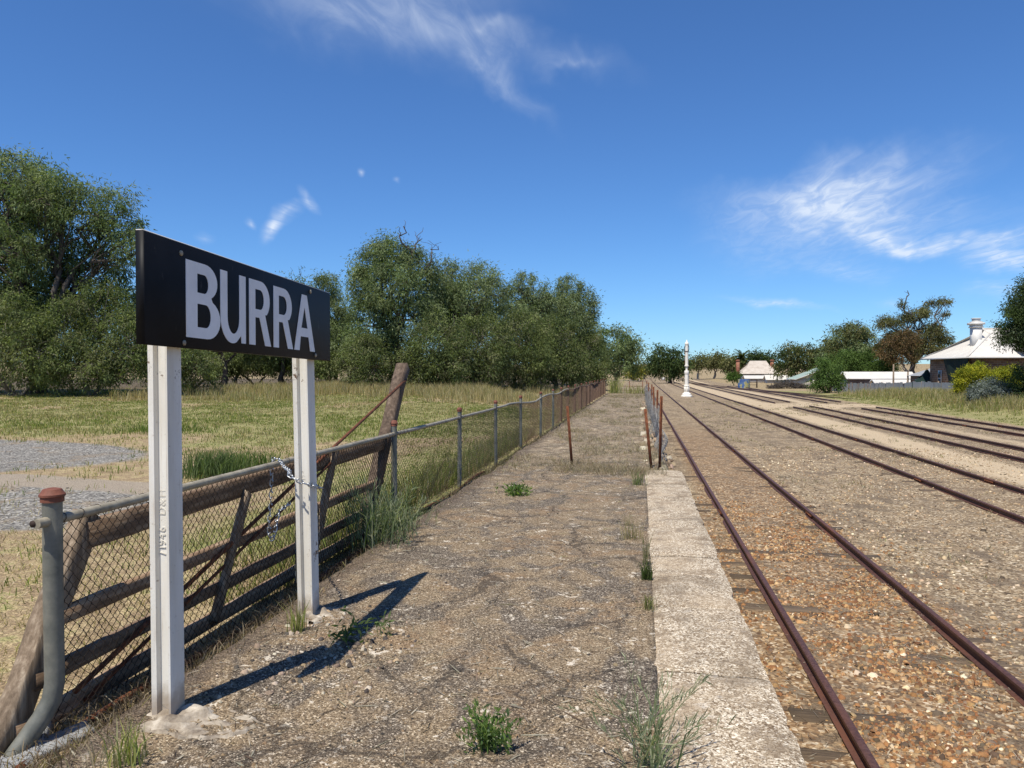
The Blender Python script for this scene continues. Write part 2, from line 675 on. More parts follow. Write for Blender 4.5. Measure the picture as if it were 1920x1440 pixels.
def m_concrete():
    """weathered aggregate concrete of the coping"""
    t = NT('coping_concrete')
    v = t.geo()
    wv = t.N.new('ShaderNodeVectorMath')
    wv.operation = 'ADD'
    t.L.new(v, wv.inputs[0])
    sc_ = t.N.new('ShaderNodeVectorMath')
    sc_.operation = 'SCALE'
    t.L.new(t.noise(v, 30, 3, out='Color'), sc_.inputs[0])
    sc_.inputs['Scale'].default_value = .03
    t.L.new(sc_.outputs[0], wv.inputs[1])
    w = wv.outputs[0]
    pr = t.sep(t.voro(w, 95, out='Color'))[0]
    c = t.ramp(pr, [(0, (.11, .073, .042)), (.25, (.25, .185, .118)), (.5, (.40, .325, .228)), (.75, (.53, .45, .335)), (1, (.78, .71, .58))])
    big = t.noise(v, 2.0, 6, .65)
    mid = t.noise(v, 8, 6, .7)
    c = t.mix(t.rng(big, .44, .62, 0, .6), c, t.mix(mid, (.24, .165, .098), (.56, .46, .325)))
    c = t.mix(t.rng(mid, .58, .68, 0, .75), c, (.76, .70, .60))
    c = t.mix(t.rng(t.noise(v, 4, 7, .72), .50, .64, 0, .7), c, (.14, .098, .06))
    stain = t.noise(v, 1.3, 7, .7, .8)
    c = t.mix(t.rng(stain, .50, .66, 0, .6), c, (.13, .098, .065))
    fine = t.noise(v, 120, 3)
    c = t.mix(t.rng(fine, .55, .62, 0, .8), c, (.06, .042, .028))
    h = t.math('ADD', t.voro(w, 62), t.math('MULTIPLY', mid, 1.3))
    t.bump(h, .3, .006)
    return t.done(c, .92)


M['concrete'] = m_concrete()


def m_platform():
    t = NT('platform_surface')
    v = t.geo()
    big = t.noise(v, 1.3, 6, .62, .4)
    mid = t.noise(v, 4.2, 7, .68, .3)
    grain = t.sep(t.voro(v, 130, out='Color'))[0]
    grain2 = t.sep(t.voro(v, 42, out='Color'))[1]
    tan = t.ramp(grain, [(0, (.052, .036, .019)), (.3, (.145, .103, .06)), (.7, (.24, .177, .108)), (.92, (.355, .275, .178)), (1, (.56, .47, .335))])
    grey = t.ramp(grain, [(0, (.02, .0155, .011)), (.35, (.075, .057, .040)), (.7, (.135, .106, .076)), (.9, (.24, .195, .142)), (1, (.52, .45, .35))])
    red = t.ramp(grain, [(0, (.07, .038, .018)), (.5, (.19, .118, .06)), (1, (.36, .25, .145))])
    pat = t.noise(t.map(v, (1, .7, 1)), 1.9, 5, .55, 1.0)
    edge = t.math('ADD', pat, t.math('MULTIPLY', mid, .25))
    c = t.mix(t.rng(edge, .52, .62), grey, tan)
    c = t.mix(t.rng(big, .50, .62, 0, .65), c, t.mix(t.rng(edge, .56, .62), grey, red))
    # pale lime crusts and worn stones
    lime = t.noise(v, 6.5, 8, .75, .6)
    c = t.mix(t.rng(t.math('ADD', lime, t.math('MULTIPLY', grain2, .16)), .69, .735, 0, .8), c, (.66, .59, .48))
    # black old bitumen
    bit = t.noise(v, 1.3, 8, .68, .9)
    c = t.mix(t.rng(t.math('ADD', bit, t.math('MULTIPLY', grain2, .12)), .64, .70, 0, .72), c, grey)
    off = t.N.new('ShaderNodeVectorMath')
    off.operation = 'MULTIPLY_ADD'
    t.L.new(t.noise(v, 2.2, 6, .65, out='Color'), off.inputs[0])
    off.inputs[1].default_value = (.55, .55, 0)
    t.L.new(v, off.inputs[2])
    crack = t.voro(t.map(off.outputs[0], (1, .8, 1)), 1.35, 'DISTANCE_TO_EDGE')
    cw = t.math('MULTIPLY', t.rng(t.noise(v, .9, 3), .36, .66), .022)
    crk = t.math('SUBTRACT', crack, cw)
    c = t.mix(t.rng(crk, .005, -.003, 0, .7), c, (.022, .017, .013))
    c = t.mix(t.rng(t.math('ABSOLUTE', t.math('SUBTRACT', crk, t.math('MULTIPLY', mid, .06))), .045, .0, 0, .62), c, grey)
    # far end: weedy, browner
    yy = t.sep(v)[1]
    c = t.mix(t.rng(t.math('ADD', yy, t.math('MULTIPLY', mid, 4)), 15, 19, 0, .5), c, t.mix(t.rng(mid, .4, .65), (.12, .088, .056), (.42, .345, .24)))
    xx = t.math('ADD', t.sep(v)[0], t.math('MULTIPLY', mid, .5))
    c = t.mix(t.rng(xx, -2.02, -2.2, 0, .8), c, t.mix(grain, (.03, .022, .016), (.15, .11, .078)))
    fine = t.noise(v, 170, 2)
    c = t.mix(t.rng(fine, .56, .62, 0, .8), c, (.03, .022, .015))
    c = t.mix(t.rng(fine, .37, .31, 0, .5), c, (.66, .58, .47))
    h = t.math('ADD', t.math('MULTIPLY', t.voro(v, 60), .6), t.math('MULTIPLY', mid, 2.0))
    h = t.math('ADD', h, t.rng(crk, -.003, .006, -.8, 0))
    t.bump(h, .45, .012)
    return t.done(c, .95)


M['platform'] = m_platform()


def m_terrain():
    t = NT('ground')
    v = t.geo()
    mid = t.noise(v, 1.1, 7, .70, .3)
    mid2 = t.noise(v, 5.0, 6, .7, .3)
    cell = t.sep(t.voro(v, 32, out='Color'))
    cell2 = t.sep(t.voro(v, 11, out='Color'))
    fine = t.noise(v, 60, 4, .7)
    jit = t.math('MULTIPLY_ADD', t.math('ADD', t.math('MULTIPLY', mid, .7), t.math('MULTIPLY', mid2, .3)), .7)
    t.N[-1].inputs[2].default_value = -.35
    # yard gravel
    gr = t.ramp(cell[0], [(0, (.05, .033, .02)), (.3, (.15, .106, .062)), (.6, (.265, .197, .118)), (.85, (.39, .31, .20)), (1, (.62, .53, .39))])
    gr = t.mix(t.rng(cell2[1], .55, .95, 0, .5), gr, (.25, .175, .10))
    soil = t.mix(t.rng(fine, .35, .65), (.05, .037, .026), (.19, .142, .094))
    strk = t.noise(t.map(v, (1.6, .35, 1)), .8, 6, .65, .5)
    c = t.mix(t.rng(mid, .50, .62, 0, .75), gr, soil)
    c = t.mix(t.rng(strk, .50, .66, 0, .6), c, soil)
    c = t.mix(t.rng(mid2, .56, .68, 0, .6), c, (.10, .072, .047))
    c = t.mix(t.rng(mid2, .42, .34, 0, .4), c, (.46, .365, .245))
    pale = t.mix(t.rng(fine, .35, .65), (.32, .24, .148), (.56, .455, .31))
    c = t.mix(t.rng(t.math('ADD', t.attr('pale'), jit), .35, .7, 0, .85), c, pale)
    orange = t.ramp(cell[1], [(0, (.06, .032, .016)), (.3, (.16, .09, .042)), (.6, (.26, .165, .085)), (.85, (.38, .275, .16)), (1, (.58, .49, .36))])
    c = t.mix(t.rng(t.math('ADD', t.attr('orange'), jit), .35, .65, 0, .9), c, t.mix(t.rng(mid2, .46, .62, 0, .85), orange, soil))
    # field
    dirt = t.mix(t.rng(fine, .35, .65), (.12, .082, .045), (.33, .245, .145))
    straw = t.mix(t.rng(fine, .35, .65), (.17, .125, .062), (.48, .38, .22))
    green = t.mix(t.rng(fine, .35, .65), (.09, .105, .03), (.27, .285, .09))
    f = t.mix(t.rng(mid2, .42, .58), dirt, straw)
    f = t.mix(t.rng(t.math('ADD', mid2, t.math('MULTIPLY', mid, .5)), .80, .92, 0, .55), f, green)
    f = t.mix(t.rng(t.math('ADD', t.attr('green'), jit), .35, .65, 0, .8), f, t.mix(t.rng(mid2, .45, .62, 0, .7), green, straw))
    stone = t.ramp(cell[2], [(0, (.06, .056, .05)), (.4, (.14, .132, .118)), (.8, (.25, .236, .21)), (1, (.42, .40, .36))])
    f = t.mix(t.rng(t.math('ADD', t.attr('gravel'), jit), .35, .6), f, t.mix(t.rng(mid, .5, .65, 0, .6), stone, dirt))
    f = t.mix(t.rng(t.math('ADD', t.attr('path'), jit), .35, .6, 0, .9), f, t.mix(t.rng(fine, .35, .65), (.18, .148, .112), (.34, .29, .23)))
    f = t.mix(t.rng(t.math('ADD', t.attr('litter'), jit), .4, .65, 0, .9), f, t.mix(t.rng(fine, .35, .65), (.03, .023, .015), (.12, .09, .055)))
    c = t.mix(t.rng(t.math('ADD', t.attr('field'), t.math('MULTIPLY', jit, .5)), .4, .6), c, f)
    h = t.math('ADD', t.math('MULTIPLY', t.voro(v, 32), .7), t.math('MULTIPLY', mid, 3.0))
    t.bump(h, .8, .02)
    return t.done(c, .97)


M['ground'] = m_terrain()


def m_stone(name):
    t = NT(name)
    c = t.attr('Col', 'Color')
    n = t.noise(t.geo(), 160, 3)
    c = t.mix(.35, c, t.ramp(n, [(.3, (.05, .04, .03)), (.7, (.8, .75, .68))]), 'OVERLAY')
    return t.done(c, .85)


M['stones'] = m_stone('loose_stones')
M['sleeper'] = simple('old_sleeper', [(.25, (.045, .032, .022)), (.55, (.115, .082, .053)), (.8, (.21, .158, .105))], 3, .9, bump=.7, bdist=.02, stretch=(1, 10, 10), rand=.6)
M['footing'] = simple('footing_concrete', [(.3, (.10, .075, .055)), (.5, (.29, .245, .19)), (.7, (.52, .47, .39))], 9, .92, bump=.6, bdist=.03, coord='World')


def m_corr(name, a, b, scale=13.0, axis=1, rough=.5, strength=.5, metal=0.0):
    """painted corrugated sheet: fine relief only, colour with faint weathering"""
    t = NT(name)
    v = t.tc('Object')
    n = t.noise(v, 1.2, 5)
    c = t.ramp(n, [(.3, a), (.75, b)])
    return t.done(c, rough, metal)


M['roofwhite'] = m_corr('white_roof', (.50, .475, .43), (.60, .57, .52))
M['redwall'] = m_corr('red_brown_wall', (.15, .095, .07), (.24, .165, .125), rough=.85)
M['rooftan'] = m_corr('faded_roof', (.36, .31, .26), (.50, .45, .39), rough=.8)
M['roofgreen'] = m_corr('green_roof', (.24, .31, .27), (.33, .40, .36))
M['iron'] = m_corr('corrugated_iron', (.24, .255, .265), (.38, .39, .40), rough=.55, metal=.15)
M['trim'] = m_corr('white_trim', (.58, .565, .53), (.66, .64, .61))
M['cream'] = m_corr('cream_wall', (.46, .42, .36), (.56, .52, .46), rough=.85)
M['shadewall'] = m_corr('grey_brown_wall', (.19, .165, .14), (.26, .23, .20), rough=.85)
M['glass'] = m_corr('window_glass', (.015, .018, .02), (.03, .034, .038), rough=.12)
M['cloth'] = simple('green_shade_cloth', [(.3, (.003, .012, .010)), (.7, (.008, .026, .021))], 2.5, .9, bump=.3, bdist=.05)
M['cast'] = simple('white_cast_iron', [(.3, (.62, .58, .50)), (.5, (.76, .73, .66)), (.8, (.80, .77, .71))], 2.2, .6, bump=.2, bdist=.02)
M['darkgap'] = simple('black_rusty_iron', [(.3, (.018, .012, .010)), (.7, (.07, .045, .034))], 6, .8, bump=.2)


def m_brick(name, c1, c2, mort, sc=1.0):
    t = NT(name)
    v = t.tc('Object')
    s = t.sep(v)
    cx = t.N.new('ShaderNodeCombineXYZ')
    t.L.new(t.math('ADD', s[0], s[1]), cx.inputs[0])
    t.L.new(s[2], cx.inputs[1])
    b = t.N.new('ShaderNodeTexBrick')
    t.L.new(cx.outputs[0], b.inputs['Vector'])
    b.inputs['Color1'].default_value = (*c1, 1)
    b.inputs['Color2'].default_value = (*c2, 1)
    b.inputs['Mortar'].default_value = (*mort, 1)
    b.inputs['Scale'].default_value = sc
    b.inputs['Mortar Size'].default_value = .02
    b.inputs['Brick Width'].default_value = .5
    b.inputs['Row Height'].default_value = .22
    c = t.mix(.5, b.outputs['Color'], t.ramp(t.noise(v, 2.4, 6), [(.3, (.25, .2, .18)), (.7, (.8, .72, .62))]), 'OVERLAY')
    t.bump(b.outputs['Fac'], .6, -.02)
    return t.done(c, .9)


M['brick'] = m_brick('brown_stone_wall', (.16, .085, .05), (.30, .19, .12), (.34, .29, .23))
M['chimbrick'] = m_brick('red_brick', (.22, .075, .045), (.30, .11, .07), (.3, .25, .2), 2.0)
def m_tank():
    t = NT('blue_yellow_paint')
    v = t.tc('Object')
    n = t.noise(v, .9, 3)
    c = t.ramp(n, [(.40, (.045, .10, .26)), (.47, (.09, .17, .33)), (.52, (.40, .36, .12)), (.6, (.34, .33, .16)), (.68, (.07, .14, .30))])
    return t.done(c, .6)


M['tank'] = m_tank()


# ------------------------------------------------------------------ ground
def gz(x, y):
    x = np.asarray(x, dtype=np.float64)
    y = np.asarray(y, dtype=np.float64)
    d = np.hypot(x + 3, (y - 3) * .8)
    field = -.11 + .62 * smooth01((d - 6) / 45) * smooth01((-x - 3.2) / 9)
    yard = -1.098 + .72 * smooth01((x - 18.8) / 8) * (1 - .95 * smooth01((y - 66) / 50)) + 1.2 * smooth01((y - 150) / 200)
    near = smooth01((x + 2.3) / 2.0)
    far = smooth01((x + 9) / 10)
    k = smooth01((y - 63) / 10)
    t = near * (1 - k) + far * k
    r = np.hypot(x, y)
    hill = 11 * smooth01((r - 260) / 900)
    z = field * (1 - t) + yard * t + hill * (1 + .6 * (fbm(x, y, .004, 3) - .5))
    z = z + (fbm(x, y, .9, 3) - .5) * .07 * (1 - smooth01((r - 60) / 60) * .3)
    # beds dip a little between the tracks and lift on the ballast
    for tx in (2.39, 7.75, 12.45, 17.0):
        z = z + .022 * np.exp(-((x - tx) / 1.1) ** 2) * (y < 140)
    return z


def seq(*parts):
    out = [parts[0][0]]
    for a, b, s in parts:
        n = max(1, int(round((b - a) / s)))
        out += list(np.linspace(a, b, n + 1)[1:])
    return np.array(out)


def geom(a, b, n):
    return list(np.sign(a) * np.geomspace(abs(a), abs(b), n))


xs = np.array(geom(-4000, -110, 16)[:-1] + list(seq((-110, -34, 2.5), (-34, -3, .42), (-3, 5, .2), (5, 30, .4), (30, 70, 1.4), (70, 130, 5))) + geom(130, 4000, 16)[1:])
ys = np.array([-400, -150, -60, -30, -15] + list(seq((-8, 2, .9), (2, 16, .22), (16, 40, .45), (40, 90, 1.0), (90, 320, 5))) + geom(320, 6000, 20)[1:])
GX, GY = np.meshgrid(xs, ys)
nx, ny = len(xs), len(ys)
GZ = gz(GX, GY)
idx = np.arange(nx * ny).reshape(ny, nx)
Fq = np.stack([idx[:-1, :-1], idx[:-1, 1:], idx[1:, 1:], idx[1:, :-1]], -1).reshape(-1, 4)
X, Y = GX.ravel(), GY.ravel()


def green_w(x, y):
    """where the field is green: patches between bare dirt and the gravelled yard"""
    n = fbm(x, y, .13, 4)
    d = np.hypot(x + 3, y)
    g = smooth01((n - .30) / .2)
    g = g * smooth01((d - 7.5) / 5) * (1 - .6 * smooth01((d - 38) / 10))
    # along the fence
    g = np.maximum(g, (1 - smooth01((np.abs(x + 3.6) - .5) / 1.8)) * smooth01((y - 6.2) / 1.5) * (1 - smooth01((y - 17) / 5)) * .95)
    g = g * (1 - gravel_w(x, y)) * (1 - path_w(x, y))
    g = g * (1 - smooth01((-x - 6.3) / 1.2) * (1 - smooth01((y - 14.2) / 1.5)))
    return g


def gravel_w(x, y):
    d = np.hypot((x + 15.5) / 5.8, (y - 13.9) / 3.4)
    d2 = np.hypot((x + 8.9) / 3.4, (y - 8.9) / 2.1)
    return np.maximum(1 - smooth01((d - .7) / .45), .75 * (1 - smooth01((d2 - .6) / .55)))


def path_w(x, y):
    d = np.abs((y - 11.0) + .12 * (x + 9))
    return (1 - smooth01((d - .25) / .6)) * smooth01((-x - 6.2) / 1.2) * .9


fieldw = 1 - smooth01((X + 2.4) / 1.5)
fieldw = np.where(Y > 64, np.maximum(1 - smooth01((X + 6) / 6), fieldw * 0), fieldw)
fieldw = np.maximum(fieldw, smooth01((X - 18.7) / .8))
fieldw = np.maximum(fieldw, smooth01((np.hypot(X, Y) - 240) / 60))
right_green = smooth01((X - 18.7) / 1.2) * (1 - smooth01((X - 22) / 3)) * .8 * (Y < 120)
gw = np.maximum(green_w(X, Y) * (X < -2), right_green)
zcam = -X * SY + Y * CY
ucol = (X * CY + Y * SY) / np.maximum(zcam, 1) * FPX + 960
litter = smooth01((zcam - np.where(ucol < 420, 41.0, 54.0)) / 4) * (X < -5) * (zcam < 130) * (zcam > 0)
paleb = np.exp(-((X - 10.1) / 1.0) ** 2) * 1.0 + np.exp(-((X - 14.6) / .8) ** 2) * .6 + smooth01((Y - 55) / 40) * .25 * (X > 0) + np.exp(-((X - 5.2) / 1.0) ** 2) * .2
paleb += np.exp(-(((Y - 67) / 3.5) ** 2)) * (X > 10)
orangeb = (np.exp(-((X - 2.4) / 1.25) ** 4)) * (1 - .62 * smooth01((Y - 10) / 40)) * (Y < 130)
for tx in (7.75, 12.45, 17.0):
    orangeb = np.maximum(orangeb, np.exp(-((X - tx) / 1.2) ** 4) * .42 * (Y < 120))
orangeb = np.maximum(orangeb, (X > .6) * (X < 1.5) * .7 * (Y < 16))
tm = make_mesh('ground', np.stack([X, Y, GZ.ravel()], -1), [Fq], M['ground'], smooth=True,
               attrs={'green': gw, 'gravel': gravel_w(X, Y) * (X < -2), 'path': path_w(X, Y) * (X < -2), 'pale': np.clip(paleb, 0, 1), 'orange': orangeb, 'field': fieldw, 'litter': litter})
link('ground', tm, kind='structure', label='dusty ground of the rail yard, field and far plain', category='ground')


# ------------------------------------------------------------------ platform
PY0, PY1, KEND = -1.5, 63.0, 13.42


def plat_right(y):
    """right edge of the platform fill"""
    e = np.where(y < KEND, .10, .34 + .30 * (fbm(y, y * 0 + 3.3, .9, 3) - .5) * 2)
    return e


px = np.concatenate([np.arange(-2.95, -2.3, .05), np.arange(-2.3, -.2, .09), np.arange(-.2, 1.15, .05)])
py = np.concatenate([np.arange(PY0, 24, .1), np.arange(24, PY1 + 6, .3)])
PX, PYY = np.meshgrid(px, py)
top = (fbm(PX, PYY, 1.6, 4) - .5) * .035 + (fbm(PX, PYY, 8, 2) - .5) * .012
top = top * (1 - .5 * np.exp(-((PX - .05) / .3) ** 2) * (PYY < KEND))
top = top - np.where(PYY > KEND + .3, (fbm(PX, PYY, 2.5, 3) - .45) * .09, 0)
ledge = -2.52 + (fbm(PYY, PYY * 0, 1.3, 3) - .5) * .3
drop_l = smooth01((ledge - PX) / .22) * .16
er = plat_right(PYY)
width = np.where(PYY < KEND, .05, .35)
drop_r = smooth01((PX - er) / width) * 1.25
PZ = top - drop_l - drop_r
endk = smooth01((PYY - PY1) / 5)
PZ = PZ * (1 - endk) + (-1.3) * endk
PZ = np.maximum(PZ, -1.35)
nX, nY = len(px), len(py)
pid = np.arange(nX * nY).reshape(nY, nX)
PF = np.stack([pid[:-1, :-1], pid[:-1, 1:], pid[1:, 1:], pid[1:, :-1]], -1).reshape(-1, 4)
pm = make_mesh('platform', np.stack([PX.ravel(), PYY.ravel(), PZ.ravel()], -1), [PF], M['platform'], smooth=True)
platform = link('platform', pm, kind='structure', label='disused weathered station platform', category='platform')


def plat_z(x, y):
    t = (fbm(x, y, 1.6, 4) - .5) * .035 + (fbm(x, y, 8, 2) - .5) * .012
    t = t - np.where(np.asarray(y) > KEND + .3, (fbm(x, y, 2.5, 3) - .45) * .09, 0)
    return t


# coping slabs: cast pieces, each its own, chipped and slightly out of line
y = PY0
k = 0
lens = [1.9, 1.45, .86, 1.7, 1.22, 1.55, 1.35, 1.8, 1.5, 1.28, 1.4]
while y < KEND - .1:
    L = lens[k % len(lens)]
    y1 = min(y + L, KEND)
    if KEND - y1 < .4:
        y1 = KEND
    gap = .006
    ya, yb = y + gap, y1 - gap
    xr = .715 + random.uniform(-.005, .005)
    xl = .085 + random.uniform(-.008, .008)
    zt = .012 + random.uniform(-.008, .008)
    nu, nv = 9, max(5, int((yb - ya) / .09))
    V = []
    for j in range(nv + 1):
        t = j / nv
        yy = ya + (yb - ya) * t
        wob = .004 * math.sin(yy * 5.1) + random.uniform(-.003, .003) - (.02 if random.random() < .04 else 0)
        for i in range(nu + 1):
            s = i / nu
            xx = xl + (xr + wob - xl) * s
            zz = zt + (fbm(xx, yy, 6, 3) - .5) * .02
            if i in (0, nu):
                zz -= .016 + random.uniform(0, .008)
            if j in (0, nv):
                zz -= .008 + random.uniform(0, .005)
            V.append((xx, yy, float(zz)))
    n0 = len(V)
    F = [(j * (nu + 1) + i, j * (nu + 1) + i + 1, (j + 1) * (nu + 1) + i + 1, (j + 1) * (nu + 1) + i) for j in range(nv) for i in range(nu)]
    ring = [i for i in range(nu + 1)] + [(j * (nu + 1) + nu) for j in range(1, nv + 1)] + [nv * (nu + 1) + i for i in range(nu - 1, -1, -1)] + [j * (nu + 1) for j in range(nv - 1, 0, -1)]
    for r in ring:
        x_, y_, z_ = V[r]
        V.append((x_, y_, -.24))
    m_ = len(ring)
    for q in range(m_):
        F.append((ring[q], n0 + q, n0 + (q + 1) % m_, ring[(q + 1) % m_]))
    b = MB()
    b.add(V, F)
    o = b.build('coping_slab', M['concrete'], platform, smooth=False)
    fix_normals(o)
    auto_smooth(o, 50)
    y = y1
    k += 1
b = MB()
b.box(.11, .66, PY0, KEND - .02, -1.4, -.245)
b.build('retaining_wall', M['concrete'], platform)


# ------------------------------------------------------------------ railway tracks
RAIL_H, HEADW, FOOTW = .125, .062, .115
ZR = -.96  # top of rail


def rail_profile():
    hw, fw, wb = HEADW / 2, FOOTW / 2, .007
    h = RAIL_H
    r = [(-fw, 0), (fw, 0), (fw, .009), (wb + .004, .024), (wb, .045), (wb, h - .042), (hw, h - .032), (hw, h - .008), (hw - .012, h), (-hw + .012, h),
         (-hw, h - .008), (-hw, h - .032), (-wb, h - .042), (-wb, .045), (-wb - .004, .024), (-fw, .009)]
    return r


RP = rail_profile()


def rail_path(pts, name, parent, seg_wob=.004):
    rings = []
    n = len(pts)
    for i, (x, y) in enumerate(pts):
        a = pts[max(i - 1, 0)]
        b_ = pts[min(i + 1, n - 1)]
        dx, dy = b_[0] - a[0], b_[1] - a[1]
        L = math.hypot(dx, dy)
        nxx, nyy = dy / L, -dx / L
        w = random.gauss(0, seg_wob)
        zw = random.gauss(0, seg_wob)
        rise = 1.2 * float(smooth01((y - 150) / 200))
        rings.append([(x + nxx * (p + w), y + nyy * (p + w), ZR - RAIL_H + q + zw + rise) for p, q in RP])
    b = MB()
    b.prism(None, rings)
    o = b.build(name, M['rail'], parent)
    auto_smooth(o, 35)
    return o


SLEEP_Y = []


def sleeper_mesh():
    b = MB()
    b.beam((-1.2, 0, 0), (1.2, 0, 0), .23, .12, seg=6, jit=.006, bev=.015)
    return b.mesh('sleeper', M['sleeper'])


SLP = [sleeper_mesh() for _ in range(3)]


def track(label, cx, y0, y1, gaps=(), sl=(5, 45), show=.5, path=None, g=1.64):
    t = thing('railway_track', label, 'railway track', (0, 0, 0), group='tracks of the rail yard')
    spans = []
    ya = y0
    for a, c in gaps:
        spans.append((ya, a))
        ya = c
    spans.append((ya, y1))
    for s in (-1, 1):
        for k, (a, c) in enumerate(spans):
            if path is None:
                a2, c2 = (a, c)
                if gaps:
                    a2 += (s * 1.1 if k > 0 else 0)
                    c2 += (s * 1.1 if k < len(spans) - 1 else 0)
                n = max(2, int((c2 - a2) / 6))
                pts = [(cx + s * g / 2, a2 + (c2 - a2) * i / n) for i in range(n + 1)]
            else:
                pts = []
                for i, (x, yy) in enumerate(path):
                    p0 = path[max(i - 1, 0)]
                    p1 = path[min(i + 1, len(path) - 1)]
                    dx, dy = p1[0] - p0[0], p1[1] - p0[1]
                    L = math.hypot(dx, dy)
                    pts.append((x + s * g / 2 * dy / L, yy - s * g / 2 * dx / L))
            rail_path(pts, 'rail', t)
    if path is None:
        yy = sl[0]
        while yy < sl[1]:
            me = random.choice(SLP)
            o = link('sleeper', me, t)
            zs = float(gz(cx, yy)) - .06 + (random.uniform(-.022, -.004) if random.random() < show else random.uniform(-.035, -.012))
            o.location = (cx + random.uniform(-.05, .05), yy, zs)
            o.rotation_euler = (random.gauss(0, .015), random.gauss(0, .006), random.gauss(0, .018) + (math.pi if random.random() < .5 else 0))
            if cx < 3:
                SLEEP_Y.append(yy)
            yy += .72 + random.uniform(-.05, .05)
    # fishplates at rail joints
    if path is None:
        for s in (-1, 1):
            for yj in (13.0 + cx, 25.0 + cx, 37.0 + cx):
                b = MB()
                for q in (-1, 1):
                    b.box(cx + s * g / 2 + q * .022 - .009, cx + s * g / 2 + q * .022 + .009, yj - .25, yj + .25, ZR - .088, ZR - .043)
                    for dy in (-.18, -.06, .06, .18):
                        b.tube([(cx + s * g / 2 + q * .028, yj + dy, ZR - .066), (cx + s * g / 2 + q * .046, yj + dy, ZR - .066)], .014, 6)
                b.build('fishplate', M['rust'], t)
    return t


track('rusty track on orange ballast right beside the platform edge', 2.39, -4, 290, sl=(1.5, 42), show=.8)
track('second rusty track from the platform, right of the white water column', 7.75, -4, 290, sl=(7, 48), show=.6)
track('third track from the platform, between two strips of pale gravel', 12.45, -4, 280, gaps=[(63, 71)], sl=(14, 52), show=.5)
track('farthest straight track, along the edge of the grassy bank', 17.0, -4, 150, gaps=[(61.5, 72)], sl=(22, 56), show=.4)
cpath = [(24.5, 66), (22.9, 74), (21.2, 84), (19.4, 96), (17.6, 110), (15.9, 126), (14.5, 144), (13.3, 165), (12.6, 190), (12.45, 220), (12.45, 270)]
track('far siding curving away left past the painted drum', 0, 0, 1, path=cpath)


# ------------------------------------------------------------------ loose stones (uncountable)
def stones(name, pts, size, cols, label, mat=None, flat=.6, cat='gravel'):
    """pts (n,3) centres, size (n,), cols (n,3); each stone an irregular 8-vertex block"""
    n = len(pts)
    base = np.array([(-1, -1, -1), (1, -1, -1), (1, 1, -1), (-1, 1, -1), (-1, -1, 1), (1, -1, 1), (1, 1, 1), (-1, 1, 1)], dtype=np.float32)
    base[4:, :2] *= .62
    V = base[None] * (1 + rng.normal(0, .22, (n, 8, 3)))
    V = V * np.stack([rng.uniform(.6, 1.15, n), rng.uniform(.6, 1.15, n), rng.uniform(.35, .8, n) * flat / .6], -1)[:, None, :]
    a = rng.uniform(0, 2 * np.pi, n)
    tl = rng.normal(0, .35, n)
    ca, sa, ct, st = np.cos(a), np.sin(a), np.cos(tl), np.sin(tl)
    x, y, z = V[..., 0], V[..., 1], V[..., 2]
    y, z = y * ct[:, None] - z * st[:, None], y * st[:, None] + z * ct[:, None]
    x, y = x * ca[:, None] - y * sa[:, None], x * sa[:, None] + y * ca[:, None]
    V = np.stack([x, y, z], -1) * (size * .5)[:, None, None] + pts[:, None, :]
    q = np.array([(4, 5, 6, 7), (0, 1, 5, 4), (1, 2, 6, 5), (2, 3, 7, 6), (3, 0, 4, 7)])
    F = (np.arange(n)[:, None, None] * 8 + q[None]).reshape(-1, 4)
    me = make_mesh(name, V.reshape(-1, 3), [F], mat or M['stones'], cols=np.repeat(cols, 8, axis=0))
    return link(name, me, kind='stuff', label=label, category=cat)


def palette(n, cols, w):
    c = np.array(cols)[rng.choice(len(cols), n, p=np.array(w) / sum(w))]
    return np.clip(c * rng.uniform(.65, 1.3, (n, 1)) * (1 + rng.normal(0, .025, (n, 3))), .01, .85)


ORG = [(.265, .135, .055), (.335, .20, .092), (.18, .084, .036), (.40, .28, .152), (.58, .49, .35), (.10, .068, .044), (.17, .125, .083)]
ORGW = [4.5, 5, 4, 3, .9, 3.5, 3]
TAN = [(.27, .19, .112), (.38, .285, .18), (.17, .118, .072), (.49, .395, .27), (.62, .54, .42), (.10, .075, .052)]
TANW = [4, 4, 4, 1.6, .6, 2]


def scatter(n, x0, x1, y0, y1, keep=None, ypow=1.6):
    x = rng.uniform(x0, x1, n)
    y = y0 + (y1 - y0) * rng.random(n) ** ypow
    if keep is not None:
        m = rng.random(n) < keep(x, y)
        x, y = x[m], y[m]
    return x, y


def ballast_keep(x, y):
    k = .12 + .88 * smooth01((fbm(x, y, 1.5, 4) - .40) / .16)
    sy = np.array(SLEEP_Y)
    dist = np.abs(y[:, None] - sy[None, :]).min(axis=1)
    vis = vnoise(y * 0 + 7.7, np.round(y / .72) * 3.1, 1.0)
    inside = (x > 1.15) & (x < 3.7)
    k = k * np.where(inside & (dist < .10 + .03 * fbm(x, y, 4, 2)), .28 + .25 * (vis > .45), 1)
    # soil shows beside the rails and beyond the right-hand rail
    k = k * (1 - .72 * np.exp(-((x - 1.42) / .13) ** 2)) * (1 - .55 * np.exp(-((x - 3.05) / .2) ** 2))
    k = k * (1 - smooth01((x - 3.15) / .35) * .9)
    k = k * np.where(x < 1.5, .25 + .75 * smooth01((fbm(x, y, .9, 3) - .45) / .12), 1)
    for rx in (1.57, 3.21):
        k = k * (np.abs(x - rx) > .055)
    return k * (1 - smooth01((y - 11) / 8))


